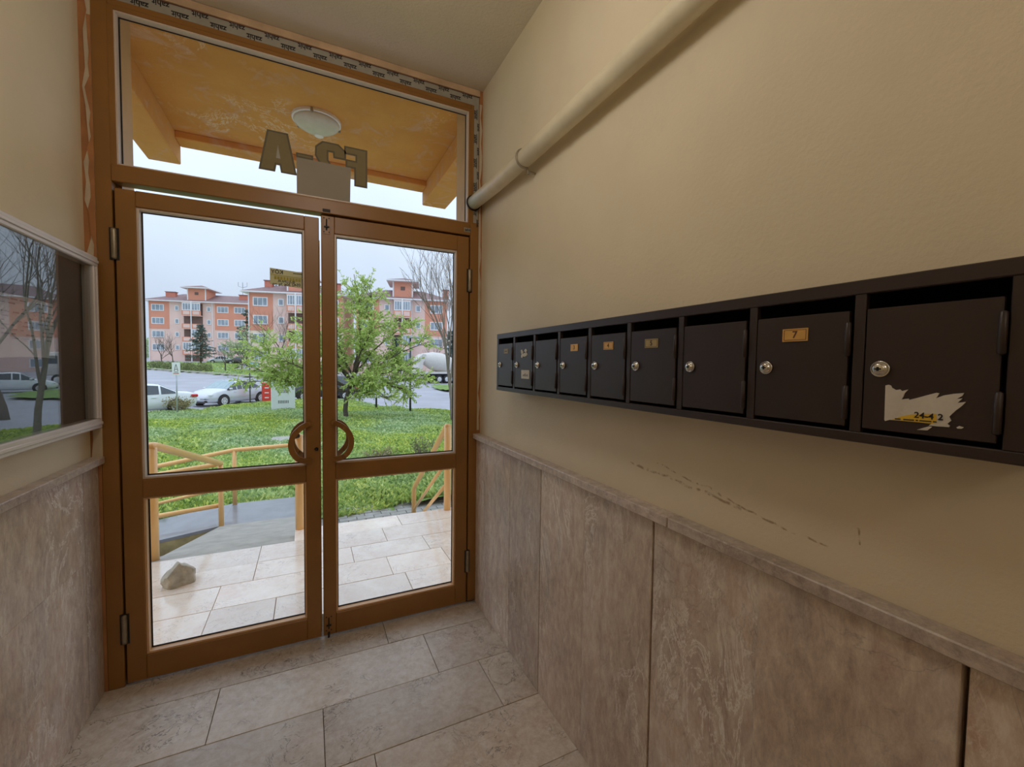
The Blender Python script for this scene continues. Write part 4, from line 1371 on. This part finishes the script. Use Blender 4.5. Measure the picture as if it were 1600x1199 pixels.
def conifer(label, base, h, w, seed):
    r = random.Random(seed)
    T = thing('conifer', tuple(base), label, 'tree', 'dark conifers before the apartment blocks')
    b = np.array(base, float)
    MB().tube([b - np.array([0, 0, .2]), b + np.array([0, 0, h * .5]), b + np.array([0, 0, h])], [0.16, 0.10, 0.02], 8).build('trunk', 'bark_dark', T, True)
    LP, LD = [], []
    wood = MB()
    k = 0
    z = h * 0.2
    while z < h:
        rad = w * (1 - (z / h) ** 1.4) + 0.15
        for q in range(7):
            a = r.uniform(0, 6.28); L = rad * r.uniform(0.4, 1.3)
            d = np.array([math.cos(a), math.sin(a), 0.25 - 0.5 * r.random()])
            p0 = b + np.array([0, 0, z]); p1 = p0 + d * L
            wood.tube([p0, p1], [0.03, 0.01], 3, False)
            for l_ in range(26):
                t = r.uniform(0.15, 1)
                LP.append(p0 + d * L * t + np.array([r.uniform(-.12, .12), r.uniform(-.12, .12), r.uniform(-.06, .06)])); LD.append(d)
        z += h * 0.065
    wood.build('branches', 'bark_dark', T)
    f = link('foliage', leaf_mesh('foliage', LP, LD, 0.34, seed, 'leaf_conifer', 0.25, 0.5), T, False); f['kind'] = 'stuff'


p = at_depth(314, 568, 78); p[2] = ground(p[0], p[1])
conifer('dark conifer in front of the block with two chimneys', p, 7.2, 2.6, 61)
p = at_depth(386, 568, 76); p[2] = ground(p[0], p[1])
conifer('dark conifer rising behind the pale green round tree', p, 10.0, 2.3, 62)
p = at_depth(618, 560, 60); p[2] = ground(p[0], p[1])
conifer('dark conifer behind the spreading tree near the street lamp', p, 5.6, 2.0, 63)
p = at_depth(704, 560, 63); p[2] = ground(p[0], p[1])
conifer('dark conifer at the end of the block behind the white truck', p, 7.0, 1.8, 64)


def bush(name, label, base, rx, ry, h, n, lsize, mat, seed, group=None, stems=True):
    r = random.Random(seed)
    T = thing(name, tuple(base), label, 'shrub', group)
    b = np.array(base, float); LP, LD = [], []
    wood = MB()
    ns = 14 if stems else 6
    tips = []
    for k in range(ns):
        a = r.uniform(0, 6.28); q = math.sqrt(r.random())
        e = b + np.array([rx * q * math.cos(a), ry * q * math.sin(a), h * r.uniform(0.6, 1.0)])
        wood.tube(branch_path(b, e, 0.05, r, 4), list(np.linspace(0.012, 0.004, 5)), 4, False); tips.append(e)
    for k in range(n):
        if stems:
            e = r.choice(tips); t = r.uniform(0.35, 1.05)
            LP.append(b + (e - b) * t + np.array([r.gauss(0, rx * .12), r.gauss(0, ry * .12), r.gauss(0, h * .06)]))
        else:
            a = r.uniform(0, 6.28); q = math.sqrt(r.random())
            LP.append(b + np.array([rx * q * math.cos(a), ry * q * math.sin(a), h * r.random() * (1 - 0.3 * q * q)]))
        LD.append(np.array([r.uniform(-1, 1), r.uniform(-1, 1), 0.6]))
    wood.build('stems', 'bark_grey', T)
    f = link('foliage', leaf_mesh('foliage', LP, LD, lsize, seed, mat, 0.0), T, False); f['kind'] = 'stuff'


bush('garden_shrub', 'sparse grey green shrub beside the stair handrail', ghit(664, 742), 0.34, 0.3, 0.62, 620, 0.055, 'leaf_hedge', 71)
bush('garden_shrub', 'low dry twiggy shrub on the lawn', ghit(592, 722), 0.42, 0.35, 0.26, 420, 0.05, 'leaf_dry', 72)
bush('garden_shrub', 'withered brown shrub beside the wheel of the white car', ghit(281, 645), 0.8, 0.5, 0.75, 650, 0.11, 'leaf_dry', 73)
for k, u in enumerate((238, 262, 286, 311)):
    p = ghit(u, 577 + (u - 228) * 0.065)
    p = p + np.array([0.2, 1.2, 0])
    bush('hedge_shrub', ['clipped hedge shrub on the kerb, outermost of the row', 'clipped hedge shrub on the kerb, second of the row', 'clipped hedge shrub behind the parking sign', 'clipped hedge shrub at the verge end of the row'][k],
         (p[0], p[1], ground(p[0], p[1])), 1.05, 0.7, 1.15, 1300, 0.16, 'leaf_hedge', 80 + k, 'clipped hedge shrubs on the verge', False)


# ------------------------------------------------------------------ cars
CARST = {
    'sedan': [(-2.27, .46, .72, .76, .58), (-2.16, .30, .88, .96, .76), (-1.80, .24, .94, 1.04, .84), (-1.35, .20, .95, 1.08, .87), (-.70, .19, .93, 1.42, .875), (0.0, .19, .91, 1.475, .88),
              (.38, .19, .89, 1.44, .88), (1.10, .19, .89, 1.00, .875), (1.70, .20, .80, .88, .85), (2.08, .22, .66, .74, .76), (2.25, .34, .52, .58, .56)],
    'suv': [(-2.22, .48, .80, .84, .66), (-2.14, .34, .98, 1.10, .80), (-2.00, .26, 1.02, 1.55, .86), (-1.30, .24, 1.02, 1.68, .88), (-.70, .24, 1.0, 1.70, .88), (0.0, .24, .98, 1.70, .88),
            (.45, .24, .97, 1.64, .88), (1.10, .24, .98, 1.10, .88), (1.65, .25, .92, 1.00, .86), (2.05, .26, .76, .86, .78), (2.22, .38, .60, .66, .58)]}


def car(label, kind, pos, heading, paint, group=None, detail=True):
    rz = math.atan2(heading[1], heading[0])
    T = thing('car', (pos[0], pos[1], ground(pos[0], pos[1]) - 0.06), label, 'car', group, None, rz)
    st = CARST[kind]
    rings = []
    for (x, zl_, zb_, zt_, w) in st:
        wt = w * (1 - 0.34 * max(0, zt_ - zb_ - 0.08))
        half = [(0.0, zl_), (w * .80, zl_), (w * .985, zl_ + .14), (w, zl_ + .55 * (zb_ - zl_)), (w * .965, zb_), (wt * .93, zt_ - .035 - 0.02 * (zt_ - zb_)), (wt * .72, zt_), (0.0, zt_ + .015)]
        rings.append([(x, y, z) for y, z in half])
    m = MB(); n = 8
    full = []
    for rg in rings:
        full.append(rg + [(x, -y, z) for (x, y, z) in reversed(rg[1:-1])])
    k = len(full[0])
    for rg in full: m.v += rg
    for i in range(len(full) - 1):
        for j in range(k):
            a, b = i * k + j, i * k + (j + 1) % k
            m.f.append((a, b, b + k, a + k))
    m.f.append(tuple(range(k))); m.f.append(tuple((len(full) - 1) * k + j for j in range(k)))
    body = m.build('body', paint, T, True, local=True)

    def patch(q, ins, name, mat, off=0.012):
        q = [np.array(p, float) for p in q]; c = sum(q) / 4
        q = [p + (c - p) / np.linalg.norm(c - p) * ins for p in q]
        nr = np.cross(q[1] - q[0], q[3] - q[0]); nr /= np.linalg.norm(nr)
        if nr @ (c - np.array([0, 0, 0.6])) < 0: nr = -nr
        MB().add([p + nr * off for p in q] + [p - nr * 0.01 for p in q], [(0, 1, 2, 3), (0, 4, 5, 1), (1, 5, 6, 2), (2, 6, 7, 3), (3, 7, 4, 0)]).build(name, mat, T, local=True)

    segs = [3, 4, 5, 6] if kind == 'sedan' else [2, 3, 4, 5, 6]
    for s in (1, -1):
        fl = lambda p: (p[0], s * p[1], p[2])
        for i in segs:
            a, b = rings[i], rings[i + 1]
            patch([fl(a[4]), fl(b[4]), fl(b[5]), fl(a[5])], 0.05, 'side_window', 'car_glass')
    i = segs[-1]
    a, b = rings[i], rings[i + 1]
    for s in (1, -1):
        fl = lambda p: (p[0], s * p[1], p[2])
        patch([fl(a[7]), fl(b[7]), fl(b[6]), fl(a[6])], 0.01, 'windscreen', 'car_windshield')
        patch([fl(a[6]), fl(b[6]), fl(b[5]), fl(a[5])], 0.03, 'windscreen', 'car_windshield')
        ir = segs[0] if kind == 'sedan' else 1
        c, d = rings[ir], rings[ir + 1]
        patch([fl(c[7]), fl(d[7]), fl(d[6]), fl(c[6])], 0.03, 'rear_window', 'car_glass')
    wx = (-1.32, 1.30)
    for x in wx:
        for s in (1, -1):
            MB().lathe([(0.375, -0.02), (0.375, 0.012)], (x, s * 0.872, 0.33), 'y', 24).build('wheel_arch', 'slot_dark' if False else 'tyre', T, local=True)
            wh = MB().lathe([(0.20, -0.10), (0.30, -0.10), (0.315, -0.07), (0.315, 0.07), (0.30, 0.10), (0.20, 0.10)], (x, s * 0.80, 0.315), 'y', 24).build('wheel', 'tyre', T, True, local=True)
            rm = MB().lathe([(0.205, 0.0), (0.19, 0.012 * s), (0.06, 0.006 * s)], (x, s * 0.90, 0.315), 'y', 20)
            rm.build('rim', 'wheel_rim', wh, local=True)
            for q in range(6):
                t = q * math.pi / 3
                cx, cz = x + 0.125 * math.cos(t), 0.315 + 0.125 * math.sin(t)
                MB().lathe([(0.032, -0.003), (0.032, 0.003)], (cx, s * 0.9125, cz), 'y', 8).build('rim_hole', 'slot_dark', wh, local=True)
    # lamps, grille, mirrors, handles, plates
    xr, xf = st[1][0], st[-2][0]
    for s in (1, -1):
        MB().cbox(xr - 0.07, xr + 0.22, s * 0.755 - 0.09, s * 0.755 + 0.09, .76, .90, 0.03).build('tail_lamp', 'lamp_red', T, True, local=True)
        MB().cbox(xf - 0.22, xf + 0.04, s * 0.68 - 0.12, s * 0.68 + 0.10, .60, .735, 0.04).build('head_lamp', 'lamp_clear', T, True, local=True)
        MB().cbox(0.82, 0.98, s * 0.95 - 0.09, s * 0.95 + 0.06, .93, 1.05, 0.03).build('mirror', paint, T, True, local=True)
        MB().cbox(-0.55, -0.37, s * 0.875 - 0.02, s * 0.875 + 0.02, .80, .825, 0.005).build('door_handle', paint, T, local=True)
        MB().cbox(0.45, 0.63, s * 0.878 - 0.02, s * 0.878 + 0.02, .79, .815, 0.005).build('door_handle', paint, T, local=True)
    MB().cbox(2.12, 2.235, -0.40, 0.40, .52, .60, 0.01).build('grille', 'slot_dark', T, local=True)
    MB().cbox(2.05, 2.22, -0.62, 0.62, .26, .36, 0.02).build('intake', 'gasket', T, local=True)
    MB().cbox(2.20, 2.262, -0.26, 0.26, .40, .50, 0.005).build('number_plate', 'sign_white', T, local=True)
    MB().cbox(-2.285, -2.22, -0.26, 0.26, .56, .67, 0.005).build('number_plate', 'sign_white', T, local=True)
    return T


def from_wheel(u, v, wheel_x, heading):
    p = ghit(u, v); h = np.array(heading, float); h /= np.linalg.norm(h)
    side = np.array([-h[1], h[0]]) * 0.85      # the wheel on the side that faces the camera
    c = p[:2] - h * wheel_x - side
    return (c[0], c[1]), h


h = (-0.62, -0.78)
p, hh = from_wheel(350, 633.5, 1.30, h)
car('silver sedan parked facing the doorway at the edge of the lawn', 'sedan', p, hh, 'car_silver')
h = (-0.88, -0.47)
p, hh = from_wheel(276, 644, -1.32, h)
car('white sedan with its red tail lamp beside the signpost', 'sedan', p, hh, 'car_white')
h = (-0.97, -0.1)
p, hh = from_wheel(540, 624, -1.32, h)
car('black car parked behind the trunk of the spreading tree', 'suv', p, hh, 'car_black')
car('white sedan parked at the roadside near the bare trees', 'sedan', (18.6, 41.0), (-0.9, 0.35), 'car_white')
q = at_depth(346, 562, 84)
car('small silver car parked in front of the block with two chimneys', 'sedan', (q[0], q[1]), (-1, 0.05), 'car_silver')
q = at_depth(374, 563, 82)
car('small dark car parked behind the pale green round tree', 'sedan', (q[0], q[1]), (-1, 0.05), 'car_black')

# white concrete truck
q = ghit(679, 598)
TR = thing('truck', (q[0], q[1], ground(q[0], q[1]) - 0.06), 'white truck with a tipped drum and three rear axles', 'truck', None, None, 0.25)
MB().cbox(-2.9, 5.2, -0.5, 0.5, 0.85, 1.15, 0.03).build('chassis', 'metal_dark', TR, local=True)
for x in (0.0, 1.05, 1.95, 4.4):
    for s in (-1, 1):
        wh = MB().lathe([(0.3, -0.16), (0.47, -0.16), (0.50, -0.11), (0.50, 0.11), (0.47, 0.16), (0.3, 0.16)], (x, s * 1.05, 0.5), 'y', 22).build('wheel', 'tyre', TR, True, local=True)
        MB().lathe([(0.29, 0), (0.27, 0.02 * s), (0.1, 0.05 * s)], (x, s * 1.215, 0.5), 'y', 18).build('rim', 'wheel_rim', wh, local=True)
MB().cbox(-2.6, 2.6, -1.2, 1.2, 1.15, 1.42, 0.04).build('deck', 'truck_white', TR, local=True)
# drum, tilted along the deck
prof = [(0.45, -2.6), (0.55, -2.5), (1.05, -1.2), (1.2, -0.2), (1.2, 0.9), (0.95, 1.7), (0.5, 2.0)]
mm_ = MB().lathe(prof, (0, 0, 0), 'x', 28)
ct, sn = math.cos(0.22), math.sin(0.22)
mm_.v = [(x * ct + z * sn + 0.6, y, -x * sn + z * ct + 2.55) for x, y, z in mm_.v]
mm_.build('drum', 'truck_white', TR, True, local=True)
MB().prism([(-2.7, 2.9), (-1.9, 3.55), (-1.5, 3.5), (-1.7, 2.7), (-2.3, 2.2)], 'y', -0.6, 0.6).build('hopper', 'truck_white', TR, local=True)
MB().prism([(-2.9, 1.2), (-2.2, 1.2), (-1.9, 2.5), (-2.4, 2.6)], 'y', -0.7, 0.7).build('chute_frame', 'truck_white', TR, local=True)
MB().cbox(3.5, 5.5, -1.2, 1.2, 0.9, 3.0, 0.12).build('cab', 'truck_white', TR, True, local=True)
MB().cbox(4.3, 5.2, -1.215, 1.215, 1.9, 2.7, 0.05).build('cab_window', 'car_glass', TR, local=True)


# ------------------------------------------------------------------ street furniture
q = ghit(277, 649)
SG = thing('road_sign', tuple(q), 'white pictogram sign on a grey pole beside the white car', 'sign')
MB().tube([q - np.array([0, 0, .1]), q + np.array([0, 0, 2.32])], 0.03, 10).build('pole', 'metal_grey', SG, True)
MB().cbox(q[0] - .15, q[0] + .15, q[1] - .045, q[1] - .032, q[2] + 1.78, q[2] + 2.36, 0.004).build('panel', 'sign_white', SG)
yy = q[1] - .046
for P in ([(-.075, 1.98), (-.055, 1.98), (0.0, 2.26), (-.012, 2.28)], [(.075, 1.98), (.055, 1.98), (0.0, 2.26), (.012, 2.28)], [(-.03, 2.04), (.03, 2.04), (.027, 2.06), (-.027, 2.06)]):
    MB().prism([(q[0] + a, q[2] + b) for a, b in P], 'y', yy - .003, yy).build('pictogram', 'print_black', SG)
MB().box(q[0] - .07, q[0] + .07, yy - .003, yy, q[2] + 1.925, q[2] + 1.945).build('pictogram', 'print_black', SG)
MB().box(q[0] - .10, q[0] + .10, yy - .003, yy, q[2] + 1.855, q[2] + 1.885).build('red_bar', 'lamp_red', SG)
q = ghit(391, 634)
SG = thing('road_sign', tuple(q), 'small blue and white street name sign on a dark pole', 'sign')
MB().tube([q - np.array([0, 0, .1]), q + np.array([0, 0, 2.55])], 0.03, 10).build('pole', 'metal_dark', SG, True)
MB().cbox(q[0] + .0, q[0] + .46, q[1] - .045, q[1] - .032, q[2] + 2.18, q[2] + 2.50, 0.004).build('panel', 'sign_blue', SG)
MB().box(q[0] + .01, q[0] + .45, q[1] - .049, q[1] - .045, q[2] + 2.19, q[2] + 2.29).build('white_band', 'sign_white', SG)
MB().box(q[0] + .05, q[0] + .41, q[1] - .049, q[1] - .045, q[2] + 2.37, q[2] + 2.41).build('white_band', 'sign_white', SG)

for (u, v, H, hw, lb) in ((641, 645, 3.55, 0.55, 'tall dark street lamp with a flat grey head beside the bare tree'), (588, 641, 2.1, 0.35, 'short dark garden lamp half hidden by the spreading tree')):
    q = ghit(u, v)
    L = thing('street_lamp', tuple(q), lb, 'street lamp')
    MB().tube([q - np.array([0, 0, .1]), q + np.array([0, 0, H])], [0.05, 0.04], 10).build('pole', 'metal_dark', L, True)
    MB().cbox(q[0] - 0.30 * hw, q[0] + 1.7 * hw, q[1] - 0.14, q[1] + 0.14, q[2] + H, q[2] + H + 0.10, 0.02).build('lamp_head', 'metal_grey', L)
    MB().cbox(q[0] + 0.1 * hw, q[0] + 1.5 * hw, q[1] - 0.10, q[1] + 0.10, q[2] + H - 0.015, q[2] + H, 0.004).build('diffuser', 'lamp_clear', L)

q = ghit(439, 642)
cz = q[2]
UC = thing('utility_cabinet', tuple(q), 'white utility cabinet with two rows of vents on a concrete plinth', 'cabinet', None, None, 0.12)
MB().cbox(-0.72, 0.95, -0.42, 0.50, -0.10, 0.07, 0.02).build('plinth', 'kerb_stone', UC, local=True)
MB().cbox(-0.42, 0.62, -0.32, 0.32, 0.07, 1.42, 0.015).build('body', 'cabinet_white', UC, local=True)
MB().cbox(-0.46, 0.66, -0.36, 0.36, 1.42, 1.50, 0.015).build('lid', 'cabinet_white', UC, local=True)
dr = MB().cbox(-0.36, 0.56, -0.335, -0.32, 0.14, 1.36, 0.006).build('door', 'cabinet_white', UC, local=True)
for row in (0.40, 0.92):
    for k in range(7):
        MB().box(-0.14 + k * 0.07, -0.10 + k * 0.07, -0.338, -0.334, row, row + 0.15).build('vent_slot', 'slot_dark', dr, local=True)
q2 = ghit(416, 629.5)
RB = thing('red_box', tuple(q2), 'red metal box standing behind the white utility cabinet', 'box')
MB().cbox(q2[0] - .22, q2[0] + .30, q2[1] - .2, q2[1] + .2, q2[2] - .05, q2[2] + 1.25, 0.02).build('body', 'box_red', RB)
for k in range(3):
    MB().box(q2[0] - .06, q2[0] + .16, q2[1] - .203, q2[1] - .2, q2[2] + .3 + k * .3, q2[2] + .36 + k * .3).build('white_mark', 'sign_white', RB)
q3 = ghit(458, 691)
tag(MB().cbox(q3[0] - .5, q3[0] + .5, q3[1] - .3, q3[1] + .3, q3[2] - .05, q3[2] + .12, 0.02).build('stone_slab', 'concrete'), 'flat grey concrete slab lying in the lawn', 'slab')


# ------------------------------------------------------------------ apartment blocks
def apartment(label, PA, PB, zbase, zeave, secs, wins, bays, pent, chim, wall_low='wall_pink', antenna=None, depth=11.0, split=2):
    """PA, PB: ends of the facade on the ground; local x runs from PA to PB, -y faces the doorway"""
    d = np.array([PB[0] - PA[0], PB[1] - PA[1]]); L = np.linalg.norm(d)
    B = thing('apartment_building', (PA[0], PA[1], zbase - 1.5), label, 'building', 'apartment blocks across the road', None, math.atan2(d[1], d[0]))
    H = zeave - zbase + 1.5; fh = 2.8
    zs = H - split * fh - 0.2                   # upper floors are painted orange
    MB().box(0, L, 0, depth, 0, H).build('walls', wall_low, B, local=True)
    for (a, b, mt, full) in secs:
        if mt is None: continue
        MB().box(a * L, b * L, -0.06 if mt == 'wall_orange' else -0.03, 0.02, 0.0 if full else zs, H - 0.01).build('wall_section', mt, B, local=True)
    cache = {}

    def win(x, z, w, h, y=-0.06):
        key = (w, h)
        if key not in cache:
            m = MB(); t = 0.14
            m.box(-w / 2, w / 2, -0.07, 0.0, -h / 2, -h / 2 + t).box(-w / 2, w / 2, -0.07, 0.0, h / 2 - t, h / 2).box(-w / 2, -w / 2 + t, -0.07, 0, -h / 2 + t, h / 2 - t).box(w / 2 - t, w / 2, -0.07, 0, -h / 2 + t, h / 2 - t)
            if w > 1.2:
                for q in (-w / 6, w / 6): m.box(q - 0.04, q + 0.04, -0.06, 0, -h / 2 + t, h / 2 - t)
            g = MB().box(-w / 2 + 0.02, w / 2 - 0.02, -0.025, 0.005, -h / 2 + 0.02, h / 2 - 0.02)
            cache[key] = (m.mesh('window', 'trim_white'), g.mesh('pane', 'window_glass'))
        f = link('window', cache[key][0], B, True); f.location = (x, y, z)
        g = link('pane', cache[key][1], f, True)

    for (fx, w, h, floors) in wins:
        for k in floors:
            win(fx * L, H - 1.35 - k * fh, w, h)
    for (a, b, nfl) in bays:
        xa, xb = a * L, b * L
        MB().box(xa, xb, -0.9, 0.0, H - nfl * fh - 0.15, H - nfl * fh).build('balcony_slab', 'wall_pink', B, local=True)
        for k in range(nfl):
            zf = H - (k + 1) * fh
            MB().box(xa, xb, -0.05, 0.0, zf, zf + fh - 0.15).build('recess', 'wall_shade', B, local=True)
            pr = MB().box(xa, xb, -0.95, -0.85, zf - 0.1, zf + 0.95).build('parapet', 'wall_orange', B, local=True)
            for s in (0, 1):
                xc = xa + (xb - xa) * (0.25 + 0.5 * s)
                MB().box(xc - (xb - xa) * .17, xc + (xb - xa) * .17, -0.98, -0.95, zf + 0.1, zf + 0.8).build('parapet_panel', 'wall_pink', pr, local=True)
            MB().box(xa, xb, -0.95, 0.0, zf + fh - 0.2, zf + fh - 0.08).build('balcony_slab', 'wall_pink', B, local=True)
            if k != 1 or nfl < 3:
                win(xa + (xb - xa) * .74, zf + 0.95 + 0.82, (xb - xa) * .46, 1.6, -0.87)
            if k in (0, 3):
                win(xa + (xb - xa) * .26, zf + 0.95 + 0.82, (xb - xa) * .46, 1.6, -0.87)
        MB().tube([((xa + xb) / 2, -1.02, 0), ((xa + xb) / 2, -1.02, H)], 0.10, 8).build('downpipe', 'trim_white', B, local=True)
        MB().box(xa + .1, xb - .1, -0.06, 0.0, 1.5, H - nfl * fh - .2).build('entrance', 'wall_shade', B, local=True)
    for fx in (0.003, 0.60 if len(bays) == 1 else 0.49):
        MB().tube([(fx * L, -0.16, 0), (fx * L, -0.16, H)], 0.09, 8).build('downpipe', 'trim_white', B, local=True)
    # hipped roof with white eaves
    ov = 0.9
    MB().box(-ov, L + ov, -ov, depth + ov, H - 0.02, H + 0.16).build('eaves', 'trim_white', B, local=True)
    x0, x1, y0, y1, zr = -ov, L + ov, -ov, depth + ov, H + 0.16 + 2.3
    hip = 5.0
    rf = MB().add([(x0, y0, H + .16), (x1, y0, H + .16), (x1, y1, H + .16), (x0, y1, H + .16), (x0 + hip, depth / 2, zr), (x1 - hip, depth / 2, zr)],
                  [(0, 1, 5, 4), (1, 2, 5), (2, 3, 4, 5), (3, 0, 4), (3, 2, 1, 0)]).build('roof', 'roof_tile', B, local=True)
    for (a, b) in pent:
        xa, xb = a * L, b * L
        pz = H + 3.0
        p = MB().box(xa, xb, 0.2, 5.0, H, pz).build('roof_room', 'wall_orange', B, local=True)
        MB().box((xa + xb) / 2 - .35, (xa + xb) / 2 + .35, 0.15, 0.21, pz - 1.35, pz - .75).build('vent', 'wall_shade', p, local=True)
        for xx in (xa, xb):
            MB().box(xx - .1, xx + .1, 0.14, 0.2, H, pz).build('corner_pipe', 'trim_white', p, local=True)
        e = 1.0
        MB().box(xa - e, xb + e, 0.2 - e, 5.0 + e, pz, pz + .18).build('roof_eaves', 'trim_white', p, local=True)
        cx, cy = (xa + xb) / 2, 2.6
        MB().add([(xa - e, .2 - e, pz + .18), (xb + e, .2 - e, pz + .18), (xb + e, 5 + e, pz + .18), (xa - e, 5 + e, pz + .18), (cx, cy, pz + 1.1)],
                 [(0, 1, 4), (1, 2, 4), (2, 3, 4), (3, 0, 4), (3, 2, 1, 0)]).build('room_roof', 'roof_tile', p, local=True)
    for fx, cw in chim:
        c = MB().box(fx * L - cw / 2, fx * L + cw / 2, 2.2, 3.2, H + .3, H + 2.3).build('chimney', 'chimney_brick', B, local=True)
        MB().box(fx * L - cw / 2 - .12, fx * L + cw / 2 + .12, 2.08, 3.32, H + 2.3, H + 2.42).build('chimney_cap', 'roof_tile', c, local=True)
    if antenna:
        ax = antenna * L
        an = MB().tube([(ax, 3.5, H + 1), (ax, 3.5, H + 5.2)], 0.06, 6).build('antenna', 'metal_grey', B, local=True)
        for s in (-1, 0, 1):
            MB().tube([(ax, 3.5, H + 4.2), (ax + s * .9, 3.5, H + 4.5), (ax + s * .9, 3.5, H + 5.4)], 0.06, 6).build('antenna_arm', 'metal_grey', an, local=True)
    return B


a1 = at_depth(234, 563, 90); b1 = at_depth(397, 566, 94.5)
apartment('pink and orange apartment block with two chimneys and a mast', a1, b1, 1.0, 14.0,
          [(0, .19, 'wall_orange', False), (.19, .325, 'wall_pink', True), (.505, .62, 'wall_pink', True), (.62, 1, 'wall_orange', False)],
          [(.085, 2.3, 1.4, (0, 1, 2, 3)), (.262, .8, 1.05, (0, 1, 2, 3)), (.565, .8, 1.05, (0, 1, 2, 3)), (.70, 2.2, 1.4, (0, 1, 2, 3)), (.865, 2.2, 1.4, (0, 1, 2, 3))],
          [(.325, .505, 4)], [(.36, .53)], [(.15, 1.8), (.87, 2.0)], antenna=.835)
a2 = at_depth(390, 566, 66); b2 = at_depth(536, 568, 68.8); c2 = at_depth(556, 568, 69.2); d2 = at_depth(698, 570, 72)
SECS = [(0, .25, 'wall_orange', False), (.25, .41, 'wall_pink', True), (.60, .75, 'wall_pink', True), (.75, 1, 'wall_orange', False)]
WINS = [(.12, 2.1, 1.4, (0, 1, 2, 3)), (.335, .85, 1.1, (0, 1, 2, 3)), (.675, .85, 1.1, (0, 1, 2, 3)), (.88, 2.1, 1.4, (0, 1, 2, 3))]
apartment('orange apartment block behind the yellow sticker with a brick chimney', a2, b2, 0.2, 12.1, SECS, WINS, [(.41, .60, 4)], [(.40, .62)], [(.15, 1.1), (.9, 1.1)], 'wall_cream')
apartment('orange apartment block behind the white truck with a raised roof room', c2, d2, -0.3, 11.9, SECS, WINS, [(.41, .60, 4)], [(.40, .61)], [(.99, 0.9)], 'wall_pink')
e2 = at_depth(735, 570, 95); f2 = at_depth(880, 572, 100)
apartment('low pink block standing beyond the white truck', e2, f2, -0.4, 10.5, SECS, WINS, [(.41, .60, 3)], [(.40, .61)], [(.9, 1.0)], 'wall_pink')
# tree belt on the horizon, to close the view between the blocks
for k, (u, Z, h) in enumerate(((222, 104, 6.0), (229.5, 112, 5.0))):
    q = at_depth(u, 565, Z); q[2] = ground(q[0], q[1])
    bush('distant_shrub', ['hazy grey green tree clump past the end of the block with two chimneys', 'low hazy bush at the corner of the block with two chimneys'][k], q, 2.0, 2.0, h, 700, 0.6, 'leaf_pale', 120 + k, None, False)
